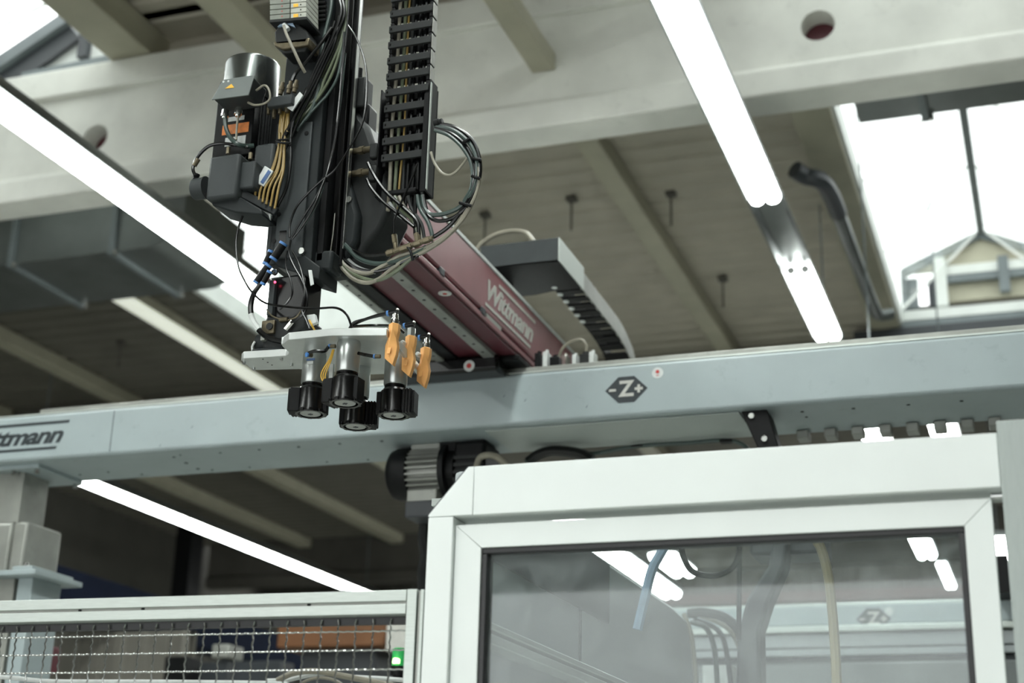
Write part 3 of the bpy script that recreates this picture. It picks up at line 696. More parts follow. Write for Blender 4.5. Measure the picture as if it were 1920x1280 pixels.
# fence (turned by a few degrees, so built along its own axis)
fr = thing('mesh_fence', (PY(782, 1105, GY).x, GY, 0), 'aluminium framed wire mesh fence panel left of the guard frame', 'fence')
fr.rotation_euler[2] = math.radians(2.6)
ft = 2.0885; ox, oy = ORG[fr].x, ORG[fr].y
X = lambda s: ox-s
MB().box(X(1.6), X(0.021), oy, oy+0.044, ft-0.021, ft).build('top_profile', M_alu, fr, bevel=0.001)
MB().box(X(1.6), X(0.021), oy, oy+0.044, ft-0.0455, ft-0.0265).build('top_profile', M_alu, fr, bevel=0.001)
MB().box(X(1.6), X(0.021), oy+0.006, oy+0.04, ft-0.027, ft-0.0205).build('profile_slot', M_beam2, fr)
for s in (0.225, 0.59, 0.735):
    MB().cyl((X(s), oy+0.004, ft-0.0235), (X(s), oy+0.007, ft-0.0235), 0.0035, n=10).build('slot_nut', M_black, fr)
MB().box(X(0.020), X(0.0), oy, oy+0.044, 0, ft+0.001).build('end_profile', M_alu, fr, bevel=0.001)
MB().box(X(-0.002), X(-0.007), oy+0.004, oy+0.04, 0, ft-0.002).build('end_profile', M_beam2, fr, bevel=0.001)
MB().box(X(-0.0075), X(-0.0145), oy, oy+0.044, 0, ft-0.0).build('end_profile', M_alu, fr, bevel=0.001)
MB().box(X(1.6), X(0.021), oy+0.03, oy+0.042, ft-0.06, ft-0.046).build('mesh_clamp', M_gasket, fr)
pit = 0.0362; zlow = 1.78
def wavewire(pts_fn, L, ph):
    P = []; n = int(L/(pit/8))
    for i in range(n+1):
        s = i*pit/8
        P.append(pts_fn(s, 0.0012*math.cos(2*math.pi*s/pit*2.0+ph*math.pi)))
    return P
for k in range(44):
    s0 = 0.026+pit*(k+0.95); ph = k % 2
    P = wavewire(lambda s, w: (X(s0)+0.5*w, oy+0.026+w, ft-0.05-s), 0.36, ph)
    MB().tube(P, 0.0017, 6, 1).build('mesh_wire', M_steel, fr)
for k in range(9):
    z = ft-0.0735-pit*k; ph = k % 2
    P = wavewire(lambda s, w: (X(0.022+s), oy+0.026-w, z+0.3*w), 1.58, ph)
    MB().tube(P, 0.0017, 6, 1).build('mesh_wire', M_steel, fr)
# pale hoses that hang behind the mesh
for i, (lab, P, r, m) in enumerate((
    ('thick pale hose arching low behind the fence mesh at the right', ((520, 1275, 2.72), (550, 1262, 2.72), (590, 1258, 2.72), (640, 1266, 2.72), (700, 1278, 2.72), (760, 1290, 2.72)), 0.006, M_hose_grey),
    ('second pale hose under the arching one behind the fence mesh', ((500, 1276, 2.75), (540, 1274, 2.75), (600, 1262, 2.75), (650, 1268, 2.75), (720, 1272, 2.75), (770, 1276, 2.75)), 0.0045, M_labelw),
    ('thin grey cable coil low behind the fence mesh', ((545, 1300, 2.7), (570, 1278, 2.7), (600, 1270, 2.7), (630, 1276, 2.7), (650, 1290, 2.7)), 0.003, M_hose_grey),
    ('long pale hose along the bottom left of the fence', ((-10, 1268, 2.64), (40, 1272, 2.64), (100, 1277, 2.64), (300, 1278, 2.64), (480, 1280, 2.64), (540, 1282, 2.64)), 0.0045, M_labelw))):
    o = MB().tube(pts3(*P), r).build('pale_hose', m); tag(o, lab, 'hose', 'hoses behind the fence')

zr_ = PY(1400, 925, 3.4).z
MB().box(PY(836, 1000, 3.4).x, PY(1910, 1000, 3.4).x, 3.3, 3.5, zr_-0.012, zr_+0.006).build('service_rail', M_alu, t_guard)
for xx in (PY(825, 1000, 3.4).x, PY(1905, 1000, 3.4).x): MB().box(xx-0.015, xx+0.015, 3.385, 3.415, 0, zr_-0.012).build('service_post', M_alu, t_guard)
# ================================================================== INSIDE THE GUARD, SEEN THROUGH THE PANE
mX = -1.12
t = thing('moulding_machine', (mX-0.3, 3.6, 0), 'large grey machine housing behind the door pane, with sloping rails', 'machine')
ztop = PX(1180, 1081, mX).z
yend = PX(1310, 1180, mX).y; yseam = PX(1088, 1100, mX).y
ms = PX(878, 1050, mX).y
mpoly = [(mX, ms, 0), (mX, ms, ztop), (mX, yend-0.35, ztop), (mX, yend-0.1, ztop-0.02), (mX, yend, ztop-0.16), (mX, yend, 0)]
MB().prism([p for p in mpoly if True], (-0.04, 0, 0)).build('housing', M_machine, t, bevel=0.01)
MB().box(mX-0.002, mX+0.003, yseam-0.008, yseam+0.008, 0, ztop-0.06).build('panel_seam', M_machined, t)
MB().box(mX-0.002, mX+0.006, ms, yseam+0.25, PX(1000, 1095, mX).z, ztop-0.004).build('reflection_band', M_machined, t, bevel=0.004)  # dark band of the pane's reflection, painted onto the housing
for (y0, y1, m) in ((1152, 1165, M_alu), (1172, 1190, M_alu)):
    za = PX(1000, y0+48, mX+0.05).z; zb_ = PX(1000, y1+48, mX+0.05).z
    MB().box(mX+0.003, mX+0.05, ms, yend-0.05, zb_, za).build('guide_rail', m, t, bevel=0.003)
# bundle of hoses leaving the machine
Yh = yend-0.1
for i, (P, r, m, lab) in enumerate((
    (((1290, 1150, Yh), (1320, 1148, Yh), (1360, 1158, Yh), (1390, 1190, Yh), (1405, 1240, Yh), (1412, 1300, Yh)), 0.016, M_charcoal, 'thick dark hose arching out of the machine behind the pane, topmost'),
    (((1282, 1150, Yh-.06), (1296, 1190, Yh-.06), (1302, 1240, Yh-.06), (1306, 1300, Yh-.06)), 0.008, M_hose_grey, 'pale hose dropping along the machine edge behind the pane'),
    (((1295, 1165, Yh+.05), (1325, 1178, Yh+.05), (1340, 1220, Yh+.05), (1346, 1300, Yh+.05)), 0.009, M_hose_green, 'green grey hose inside the bundle behind the pane, left one'),
    (((1300, 1160, Yh+.05), (1345, 1180, Yh+.1), (1362, 1220, Yh+.1), (1372, 1300, Yh+.1)), 0.009, M_machined, 'dark grey hose inside the bundle behind the pane, middle one'),
    (((1310, 1150, Yh+.1), (1365, 1175, Yh+.1), (1392, 1225, Yh+.1), (1402, 1300, Yh+.1)), 0.012, M_hose_grey, 'pale hose at the outer right of the bundle behind the pane'),
    (((1274, 934, 3.4), (1274, 980, 3.4), (1276, 1015, 3.4), (1282, 1045, 3.4), (1300, 1072, 3.4), (1340, 1079, 3.4), (1372, 1065, 3.4), (1384, 1040, 3.4), (1386, 1015, 3.4), (1386, 934, 3.4)), 0.007, M_black, 'black cable hanging in a loop behind the top of the pane'),
    (((1295, 938, 3.31), (1285, 957, 3.3), (1258, 1000, 3.3), (1240, 1035, 3.3), (1222, 1070, 3.3), (1208, 1125, 3.3), (1195, 1180, 3.3)), 0.012, M_bluetube, 'pale blue tube slanting down behind the pane'),
    (((1515, 930, 3.49), (1518, 960, 3.5), (1525, 1000, 3.5), (1540, 1030, 3.5), (1552, 1075, 3.5), (1560, 1140, 3.5), (1566, 1220, 3.5), (1570, 1310, 3.5)), 0.0115, M_tan, 'tan hose hanging down right of the middle behind the pane'),
    (((1386, 935, 3.49), (1386, 1020, 3.5), (1386, 1100, 3.5), (1385, 1200, 3.5)), 0.006, M_charcoal, 'thin dark rod hanging behind the pane'))):
    o = MB().tube(pts3(*P), r).build('machine_hose' if i != 8 else 'hanging_rod', m); tag(o, lab, 'hose' if i != 8 else 'rod', 'hoses behind the door pane')
t = thing('inner_arm', PY(1440, 1400, 4.2), 'dark bent machine arm standing behind the door pane', 'arm')
fpoly(((1448, 1005), (1478, 1005), (1470, 1060), (1440, 1130), (1424, 1180), (1428, 1400), (1376, 1400), (1382, 1190), (1400, 1120), (1440, 1060)), 4.2, 0.1).build('arm_body', M_machined, t, bevel=0.01)
fbox(1405, 985, 1545, 1038, 4.25, 0.15).build('arm_head', M_machined, t, bevel=0.01)
# second beam far behind
t = thing('far_gantry_beam', (-0.7, 7.4, 0), 'second grey gantry beam with dark axis sticker, seen through the pane', 'beam')
FY = 6.7
for (y0, y1, m, nm, dy) in ((1128, 1134, M_alu, 'top_lip', .01), (1134, 1170, M_beam, 'beam_body', 0), (1172, 1184, M_alu, 'lower_rail', -.02), (1187, 1212, M_machine, 'panel', 0), (1215, 1228, M_machine, 'panel', 0), (1230, 1242, M_machined, 'panel_gap', .03), (1243, 1330, M_galv, 'panel', -.02)):
    z1 = PY(1600, y0, FY).z; z0 = PY(1600, y1, FY).z
    MB().box(PY(1225, 1150, FY).x, 2.0, FY+dy, FY+0.3, z0, z1).build(nm, m, t, bevel=0.004)
axis_sticker(t, PY(1638, 1160, FY), 1.02, FY)
p = PY(1667, 1146, FY); MB().cyl((p.x, FY, p.z), (p.x, FY-0.002, p.z), 0.018, n=20).build('round_sticker', M_labelw, t)
for px in (1240, 1900):
    q = PY(px, 1330, FY); MB().box(q.x-0.08, q.x+0.08, FY+0.05, FY+0.25, 0, q.z).build('beam_leg', M_beam2, t)
o = fbox(1318, 1246, 1372, 1330, 5.2, 0.1).build('white_panel', M_labelw, None); tag(o, 'small white panel low between the hoses behind the pane', 'panel')
o = fbox(1130, 1108, 1830, 1128, 21.5, 0.48).build('crane_girder', M_maroon_bg); tag(o, 'dull reddish beam across the far wall behind the pane', 'beam')
o = fbox(1866, 1040, 1892, 1110, 6.5, 0.2).build('dark_post_box', M_black); tag(o, 'black box seen in the gap right of the door', 'box')

# ================================================================== RED HORIZONTAL ROBOT BEAM
RX1, RX0, RZ0, RZ1 = -1.65, -1.93, 3.25, 3.468
rb = thing('robot_crossbeam', (-1.79, 4.4, RZ0), 'maroon robot beam with pale lettering reaching from gantry to robot column', 'beam')
MB().box(RX0+0.01, RX1, 3.34, 5.35, RZ0+0.045, RZ1-0.004).build('upper_profile', M_red, rb, bevel=0.006)
MB().box(RX0+0.01, RX1+0.0015, 3.34, 5.3, RZ1-0.004, RZ1+0.009).build('top_edge_glint', M_labelw, rb, bevel=0.001)  # white strip stands in for the bright reflection along the top edge
MB().box(RX0+0.02, RX1-0.012, 3.34, 5.35, RZ0+0.03, RZ0+0.045).build('side_slot', M_black, rb)
MB().box(RX0+0.01, RX1+0.002, 3.34, 5.35, RZ0+0.012, RZ0+0.03).build('lower_lip', M_red, rb, bevel=0.003)
MB().box(RX0, RX1-0.004, 3.34, 5.35, RZ0, RZ0+0.012).build('under_plate', M_reddark, rb)
MB().box(-1.755, -1.715, 3.36, 5.3, RZ0-0.018, RZ0).build('bearing_rail', M_beam2, rb, bevel=0.002)
MB().box(-1.93, -1.90, 3.36, 5.3, RZ0-0.016, RZ0).build('bearing_rail', M_beam2, rb, bevel=0.002)
MB().box(-1.895, -1.855, 3.36, 5.3, RZ0-0.01, RZ0).build('gear_rack', M_black, rb)
mb = MB()
for i in range(22):
    y = 3.42+i*0.085
    mb.cyl((-1.735, y, RZ0-0.0185), (-1.735, y, RZ0-0.017), 0.006, n=8)
    mb.cyl((-1.915, y, RZ0-0.0165), (-1.915, y, RZ0-0.015), 0.005, n=8)
mb.build('rail_screws', M_black, rb, kind='stuff')
for (x, y) in ((828, 513), (905, 590)):
    q = PX(x, y, RX1); MB().box(RX1-0.012, RX1+0.004, q.y-0.018, q.y+0.018, RZ0+0.025, RZ0+0.05).build('slot_clip', M_machined, rb, bevel=0.003)
q = PX(916, 600, RX1)
MB().box(RX1-0.012, RX1+0.0005, q.y-0.02, q.y+0.12, RZ0+0.03, RZ0+0.045).build('slot_cover', M_beam2, rb)
q = PX(834, 550, RX1-0.01); rr = PZ(834, 550, RZ0-0.001)
s1 = MB().cyl((rr.x, rr.y, RZ0), (rr.x, rr.y, RZ0-0.002), 0.021, n=20).build('round_sticker', M_labelw, rb)
MB().cyl((rr.x, rr.y, RZ0-0.002), (rr.x, rr.y, RZ0-0.003), 0.007, n=12).build('round_sticker_print', M_inkred, s1)
lc = PX(955, 588, RX1)
logo(rb, 'lettering', (RX1+0.0008, lc.y, RZ0+0.125), sideM, 0.098, 0.46, M_pale)
# carriage that carries the red beam on the gantry
t = thing('beam_carriage', (-1.72, 4.72, BZ1+0.03), 'black carriage between gantry beam and maroon beam', 'carriage')
xa = PY(775, 690, 4.52).x; xb = PY(968, 680, 4.52).x
MB().box(xa-0.08, xb, 4.54, 4.98, BZ1+0.03, BZ1+0.05).build('carriage_plate', M_black, t, bevel=0.004)
MB().box(xa-0.1, xb-0.06, 4.5, 4.6, BZ1-0.012, BZ1+0.045).build('front_guard', M_gloss, t, bevel=0.012)
q = PY(880, 686, 4.5)
s2 = MB().cyl((q.x, 4.5, q.z), (q.x, 4.497, q.z), 0.02, n=18).build('round_sticker', M_labelw, t)
MB().cyl((q.x, 4.497, q.z), (q.x, 4.496, q.z), 0.009, n=12).build('round_sticker_print', M_inkred, s2)
# terminals and small valves on top of the gantry, beside the beam
for i, (x0, y0, x1, y1, m, lab) in enumerate(((1002, 655, 1012, 682, M_black, 'small black terminal on the gantry rail beside the maroon beam'), (1017, 652, 1026, 684, M_labelw, 'narrow white terminal on the gantry rail left of the others'), (1030, 662, 1048, 683, M_black, 'low black terminal on the gantry rail in the middle'), (1052, 658, 1062, 682, M_chrome, 'bright metal nipple on the gantry rail'), (1072, 658, 1080, 680, M_labelw, 'pale terminal on the gantry rail right of the nipple'), (1086, 656, 1104, 680, M_charcoal, 'dark plug block on the gantry rail below the pale cable'), (1104, 652, 1113, 679, M_labelw, 'rightmost white terminal on the gantry rail'))):
    a = fb(x0, y0, x1, y1, 4.64, 0.06)
    tt = thing('rail_terminal', ((a[0]+a[1])/2, 4.67, BZ1+0.03), lab, 'terminal', 'terminals on the gantry rail')
    MB().box(a[0], a[1], 4.64, 4.69, BZ1+0.03, a[5]-0.012).build('terminal_body', m, tt, bevel=0.003)
    MB().cyl(((a[0]+a[1])/2, 4.665, a[5]-0.012), ((a[0]+a[1])/2, 4.665, a[5]), (a[1]-a[0])*0.35, n=10).build('terminal_cap', m, tt)
o = MB().tube(pts3((1046, 672, 4.66), (1056, 652, 4.66), (1072, 640, 4.66), (1090, 637, 4.66), (1099, 648, 4.66), (1099, 660, 4.66)), 0.0055).build('pale_cable', M_hose_grey); tag(o, 'pale cable arching over the terminals on the gantry rail', 'cable')
# black cable tray with drag chain on the far side of the maroon beam
t = thing('cable_tray', PY(1000, 490, 4.55), 'black sheet metal cable tray with drag chain bending down behind the gantry', 'tray')
TY = 4.62
a = PY(900, 470, TY); b = PY(1047, 443, TY); zt_ = PY(1000, 450, TY).z; zb_ = PY(1000, 493, TY).z
CX1 = b.x; CX0 = CX1-0.105
TX = PY(900, 480, TY).x
MB().prism([(TX, TY, zb_), (CX1, TY, zb_), (CX1, TY, zt_), (TX, TY, zt_)], (0, 0.012, 0)).build('tray_front', M_slate, t, bevel=0.002)
MB().prism([(TX, TY, zb_), (CX1, TY, zb_), (CX1, TY+0.28, zb_), (CX0, TY+0.28, zb_), (CX0-0.08, TY+0.3, zb_), (TX, TY+0.3, zb_)], (0, 0, 0.004)).build('tray_floor', M_black, t)
MB().box(CX1+0.0005, CX1+0.0035, TY, TY+0.3, zb_, zt_).build('tray_side', M_alu, t)
MB().box(RX0+0.04, RX0+0.16, TY+0.02, TY+0.2, RZ1, zb_).build('tray_foot', M_black, t)
MB().tube([PY(893, 470, 4.7), PY(905, 455, 4.7), PY(930, 440, 4.7), PY(960, 433, 4.7), PY(985, 436, 4.7), PY(1000, 452, 4.7)], 0.009).build('tray_hose', M_hose_grey, t)
top = [(1047, 441), (1080, 490), (1125, 545), (1170, 605), (1194, 667), (1206, 720)]; bot = [(1046, 485), (1087, 536), (1125, 590), (1160, 637), (1179, 672), (1188, 720)]
mid = [((PX(*u, CX1)+PX(*v, CX1))/2) for u, v in zip(top, bot)]
path = catmull(mid, 4); hh = 0.036
L = [0]
for i in range(1, len(path)): L.append(L[-1]+(path[i]-path[i-1]).length)
n = 16
def along(s):
    for i in range(1, len(path)):
        if L[i] >= s:
            k = (s-L[i-1])/max(1e-9, L[i]-L[i-1]); return path[i-1].lerp(path[i], k)
    return path[-1]
for i in range(1, n):
    c0 = along(L[-1]*i/n); c1 = along(L[-1]*(i+1)/n); d_ = (c1-c0); l = d_.length; d_.normalize(); nn = Vector((1, 0, 0)).cross(d_)
    cc = (c0+c1)/2
    lk = MB().obox(cc-Vector((0.004, 0, 0)), d_*l*0.56, nn*hh, (0.004, 0, 0)).build('chain_link', M_beam2, t, bevel=0.002)
    MB().obox(cc-Vector((0.101, 0, 0)), d_*l*0.56, nn*hh, (0.004, 0, 0)).build('chain_link', M_black, t, bevel=0.002)
    MB().obox(cc-Vector((0.0525, 0, 0))-nn*hh*0.9, d_*l*0.28, nn*0.004, (0.05, 0, 0)).build('chain_crossbar', M_black, lk)
    MB().obox(cc-Vector((0.0525, 0, 0))+nn*hh*0.9, d_*l*0.28, nn*0.004, (0.05, 0, 0)).build('chain_crossbar', M_black, lk)
    if 2 < i < 9: MB().cyl(cc-Vector((0.094, 0, 0))-nn*hh, cc-Vector((0.094, 0, 0))-nn*(hh+0.006), 0.011, n=10).build('chain_pin', M_labelw, lk)

# ================================================================== VERTICAL ROBOT COLUMN
CY = 3.02
rc = thing('robot_column', (-1.7, 3.1, 2.95), 'dark vertical robot column wrapped in black and olive hoses', 'robot')
cz0 = PY(550, 492, CY).z; cxl = -1.762; cxr = -1.642
MB().box(cxl, cxr, CY, CY+0.085, cz0, 4.3).build('column_profile', M_arm, rc, bevel=0.003)
MB().box(cxl-0.012, cxl+0.0, CY+0.004, CY+0.11, cz0+0.03, PY(510, 232, CY).z).build('edge_strip', M_slate, rc, bevel=0.002)
MB().box(-1.745, -1.665, CY-0.008, CY, cz0+0.01, PY(550, 235, CY).z).build('front_plate', M_slate, rc, bevel=0.003)
for (x, y) in ((523, 402), (514, 452), (575, 250)):
    q = PY(x, y, CY-0.008); MB().cyl((q.x, CY-0.008, q.z), (q.x, CY-0.01, q.z), 0.006, n=10).build('plate_screw', M_black, rc)
q = PY(530, 445, CY-0.008); MB().box(q.x-0.01, q.x+0.01, CY-0.009, CY-0.007, q.z-0.018, q.z+0.018).build('plate_slot', M_gloss, rc)
for (x0, x1, m, yy) in ((-1.640, -1.622, M_black, CY+0.02), (-1.620, -1.600, M_gloss, CY+0.05), (-1.598, -1.590, M_black, CY+0.06)):
    MB().box(x0, x1, yy, CY+0.085, cz0+0.005, 4.3).build('guide_rail', m, rc, bevel=0.002)
MB().box(-1.5895, -1.588, CY+0.06, CY+0.075, cz0+0.05, 4.3).build('rail_edge', M_steel, rc)
# foot blocks
a = fb(566, 470, 622, 508, CY+0.02, 0.06)
MB().box(*a).build('foot_block', M_arm, rc, bevel=0.008)
q = PY(572, 476, CY+0.01); MB().cyl((q.x, CY-0.012, q.z), (q.x, CY+0.02, q.z), 0.0085, n=14).build('cap_screw', M_steel, rc)
a = fb(590, 480, 640, 515, CY+0.07, 0.05); MB().box(*a).build('foot_block', M_charcoal, rc, bevel=0.006)
fpoly(((500, 478), (520, 500), (598, 524), (600, 500), (560, 470)), CY-0.005, 0.1).build('foot_plate', M_arm, rc, bevel=0.003)
q = PY(622, 490, CY+0.06); MB().lathe(q, (-0.3, -1, 0), [(0, 0.018), (0.012, 0.018), (0.018, 0.012)], 16).build('end_button', M_beam2, rc)
q = PY(580, 530, CY+0.05); MB().box(q.x-0.012, q.x+0.006, CY+0.04, CY+0.06, q.z-0.03, q.z+0.02).build('stop_pin', M_black, rc, bevel=0.004)
# carriage casting that joins the column to the maroon beam
fpoly(((632, 205), (664, 198), (690, 235), (712, 300), (726, 345), (730, 392), (712, 430), (688, 458), (676, 488), (655, 502), (634, 500)), CY+0.1, 0.13).build('joint_casting', M_charcoal, rc, bevel=0.014)
fpoly(((628, 300), (650, 330), (660, 360), (672, 400), (668, 450), (652, 478), (634, 490), (628, 430)), CY+0.075, 0.05).build('joint_rib', M_arm, rc, bevel=0.012)
q = PY(653, 373, CY+0.07); MB().cyl(q, q+Vector((0, 0.03, 0)), 0.0085, n=14).build('cap_screw', M_steel, rc)
for (x, y) in ((662, 284), (660, 326)):
    q = PY(x, y, CY+0.09); e = PY(x+36, y-5, CY+0.07)
    MB().cyl(q, e, 0.0085, n=12).build('pipe_fitting', M_brass, rc)
    MB().cyl(q.lerp(e, 0.35), q.lerp(e, 0.6), 0.011, n=6).build('pipe_nut', M_brass, rc)
    MB().box(e.x-0.004, e.x+0.018, e.y-0.01, e.y+0.01, e.z-0.03, e.z+0.012).build('pipe_elbow', M_charcoal, rc, bevel=0.004)
# sensor block at the right of the column
a = fb(655, 145, 684, 200, CY+0.09, 0.05); MB().box(*a).build('sensor_block', M_charcoal, rc, bevel=0.004)
q = PY(674, 143, CY+0.11); MB().cyl(q, q+Vector((0, 0, 0.022)), 0.008, n=12).build('sensor_gland', M_black, rc)
a = fb(646, 195, 690, 240, CY+0.11, 0.06); MB().box(*a).build('sensor_bracket', M_black, rc, bevel=0.008)
# hoses and cables on the column
F0 = CY-0.02
H = [  # radius, material, points
 (.0048, M_hose_green, ((623, -20, F0), (620, 20, F0), (608, 70, F0), (602, 120, F0), (599, 160, F0), (585, 205, F0), (572, 225, F0))),
 (.0040, M_hose_clear, ((650, -20, F0), (648, 45, F0), (640, 85, F0), (628, 125, F0), (612, 160, F0), (588, 195, F0), (560, 228, F0), (545, 255, F0))),
 (.0040, M_hose_clear, ((646, 30, F0), (640, 75, F0), (622, 120, F0), (608, 150, F0), (598, 178, F0), (570, 205, F0), (550, 235, F0), (538, 262, F0))),
 (.0036, M_hose_green, ((648, 40, F0), (643, 90, F0), (634, 140, F0), (618, 172, F0), (598, 195, F0), (575, 220, F0), (556, 245, F0))),
 (.0034, M_hose_clear, ((644, 20, F0), (636, 65, F0), (618, 110, F0), (600, 150, F0), (580, 180, F0), (560, 205, F0))),
 (.0048, M_hose, ((632, -15, F0), (640, 15, F0), (636, 40, F0), (620, 80, F0), (598, 125, F0), (575, 175, F0), (552, 220, F0), (525, 270, F0), (498, 330, F0), (476, 372, F0))),
 (.0044, M_hose, ((640, -10, F0), (646, 25, F0), (634, 60, F0), (614, 100, F0), (592, 150, F0), (566, 195, F0), (540, 245, F0), (512, 300, F0), (486, 350, F0), (468, 380, F0))),
 (.0050, M_hose, ((622, 52, F0-.01), (604, 78, F0-.01), (588, 98, F0-.01), (572, 118, F0-.01), (556, 135, F0-.01), (548, 152, F0-.01))),
 (.0040, M_hose, ((628, 40, F0), (618, 70, F0), (600, 110, F0), (584, 145, F0), (570, 185, F0), (552, 215, F0), (545, 260, F0), (545, 300, F0), (538, 350, F0), (520, 388, F0))),
 (.0036, M_hose, ((636, 30, F0), (628, 80, F0), (606, 130, F0), (588, 170, F0), (560, 225, F0), (548, 255, F0), (534, 280, F0), (516, 300, F0))),
 (.0036, M_hose, ((616, 60, F0), (606, 100, F0), (592, 135, F0), (574, 168, F0), (556, 200, F0), (548, 240, F0))),
 (.0028, M_hose, ((652, 48, F0), (668, 72, F0), (682, 108, F0), (688, 150, F0), (686, 200, F0), (676, 240, F0), (652, 282, F0), (628, 318, F0), (606, 336, F0), (580, 360, F0), (556, 388, F0), (544, 420, F0), (543, 445, F0))),
 (.0026, M_hose, ((655, -10, F0), (650, 60, F0), (642, 130, F0), (636, 200, F0), (628, 270, F0), (614, 325, F0), (594, 368, F0), (570, 405, F0), (552, 436, F0), (545, 448, F0))),
 (.0026, M_hose, ((645, 60, F0), (640, 150, F0), (632, 230, F0), (618, 310, F0), (606, 345, F0), (588, 390, F0), (566, 425, F0), (548, 448, F0))),
 (.0022, M_hose_green, ((648, 100, F0), (640, 180, F0), (632, 240, F0), (622, 300, F0), (612, 332, F0), (600, 370, F0), (578, 412, F0), (552, 442, F0))),
 (.0022, M_chrome, ((628, 400, CY+.04), (624, 440, CY+.04), (618, 480, CY+.04), (612, 500, CY+.04))),
 (.0028, M_hose, ((470, 378, F0-.02), (452, 412, F0-.02), (443, 450, F0-.02), (446, 495, F0-.02), (458, 525, F0-.02), (473, 548, F0-.02), (498, 568, F0-.02), (540, 575, F0-.03), (590, 578, F0-.08), (630, 577, F0-.12), (650, 590, F0-.14), (660, 614, F0-.14))),
 (.0030, M_hose, ((545, 450, F0), (542, 475, F0), (552, 500, F0), (566, 525, F0), (576, 555, F0), (572, 585, F0), (556, 600, F0), (545, 604, F0))),
 (.0030, M_hose, ((548, 470, F0), (560, 492, F0), (568, 520, F0), (572, 550, F0), (566, 580, F0), (574, 600, F0), (580, 615, F0))),
 (.0024, M_hose, ((538, 470, F0), (536, 500, F0), (545, 525, F0), (548, 550, F0), (538, 568, F0), (524, 580, F0))),
 (.0026, M_yelwire, ((580, 600, F0), (585, 610, F0), (592, 622, F0+.02))),
 (.0030, M_hose_grey, ((480, 170, 2.93), (495, 160, 2.93), (504, 168, 2.93), (506, 185, 2.93), (496, 194, 2.93), (478, 197, 2.93), (465, 192, 2.93))),
 (.0040, M_hose_grey, ((532, 48, 2.915), (538, 66, 2.915), (550, 92, 2.92), (562, 118, 2.93), (572, 136, 2.95))),
]
for r, m, P in H:
    sh = 0.012 if m is M_hose else 0.0
    MB().tube(pts3(*[(x, y, Y-sh) for x, y, Y in P]), r).build('hose', m, rc)
# ochre hoses that fan out to the bracket
ends = [(478, 371), (485, 375), (492, 379), (499, 383), (507, 387), (515, 391)]
for i, (ex, ey) in enumerate(ends):
    tx = 523+i*2.7+(-1)**i*1.2
    MB().tube(pts3((tx+4, 205+i*2, F0-.01), (tx, 240, F0-.012), (tx-2, 275, F0-.015), (tx-4-(5-i)*2.2, 318, F0-.02), (ex+8-(5-i)*0.6, 350, F0-.03), (ex, ey, F0-.03)), 0.0031).build('ochre_hose', M_yellow, rc)
for (x, y) in ((529, 205), (541, 203)):
    MB().tube(pts3((x, y-6, F0-.012), (x-1, y+18, F0-.012), (x-2, y+45, F0-.012)), 0.0045).build('ochre_hose', M_yellow, rc)
bk = MB().bar(PY(437, 354, 2.95), PY(519, 398, 2.99), 0.012, 0.022).build('hose_bracket', M_arm, rc, bevel=0.002)
fpoly(((482, 385), (508, 397), (506, 412), (478, 392)), 2.985, 0.006).build('bracket_label', M_labelw, bk)
# cable ties and tags
MB().tube(pts3((540, 262, F0-.02), (528, 262, F0-.03), (518, 264, F0-.02), (530, 268, F0-.03), (545, 268, F0-.02)), 0.003).build('cable_tie', M_black, rc)
MB().box(*fb(603, 332, 613, 338, F0-.008, 0.012)).build('cable_tie', M_black, rc)
tg = MB().prism(pts3((478, 342, F0-.035), (496, 310, F0-.035), (512, 320, F0-.035), (494, 349, F0-.035)), (0, 0.006, 0)).build('cable_tag', M_labelw, rc, bevel=0.002)
MB().prism(pts3((488, 341, F0-.0365), (503, 318, F0-.0365), (508, 322, F0-.0365), (493, 345, F0-.0365)), (0, 0.001, 0)).build('tag_print', M_inkblue, tg)
MB().prism(pts3((538, 202, F0-.03), (562, 172, F0-.03), (568, 178, F0-.03), (548, 208, F0-.03)), (0, 0.004, 0)).build('cable_tag', M_labelw, rc)
# push-in connectors with blue rings
def connector(p0, p1, r=0.009):
    p0 = PY(*p0); p1 = PY(*p1); d_ = (p1-p0).normalized()
    b_ = MB().cyl(p0, p1, r, n=12).build('push_fitting', M_black, rc)
    MB().cyl(p0-d_*0.006, p0, r*1.05, n=12).build('release_ring', M_bluecap, b_)
    MB().cyl(p1, p1+d_*0.006, r*1.05, n=12).build('release_ring', M_bluecap, b_)
connector((530, 459, F0-.01), (514, 483, F0-.01), .0105)
connector((507, 474, F0-.01), (499, 492, F0-.01), .008)
connector((502, 500, F0-.01), (482, 528, F0-.01), .0095)
connector((504, 512, F0-.015), (494, 530, F0-.015), .007)
connector((470, 362, F0-.02), (462, 378, F0-.02), .0062)
connector((477, 373, F0-.022), (472, 382, F0-.022), .005)
MB().tube(pts3((488, 532, F0-.01), (476, 550, F0-.01), (470, 575, F0-.01), (474, 600, F0-.01), (488, 622, F0-.01), (508, 635, F0-.01), (535, 641, F0-.005)), 0.0068).build('sleeved_hose', M_hose, rc)
MB().tube(pts3((470.5, 590, F0-.01), (476, 604, F0-.01), (486, 618, F0-.01)), 0.0082).build('hose_label', M_labelw, rc)
MB().tube(pts3((478, 640, 3.02), (473, 650, 3.02), (474, 660, 3.02)), 0.003).build('hose', M_labelw, rc)
fpoly(((574, 590), (590, 588), (594, 604), (580, 610)), F0, 0.012).build('plug_connector', M_labelw, rc, bevel=0.002)
fpoly(((578, 506), (584, 506), (588, 532), (582, 535)), F0-.006, 0.003).build('cable_tag', M_labelw, rc)
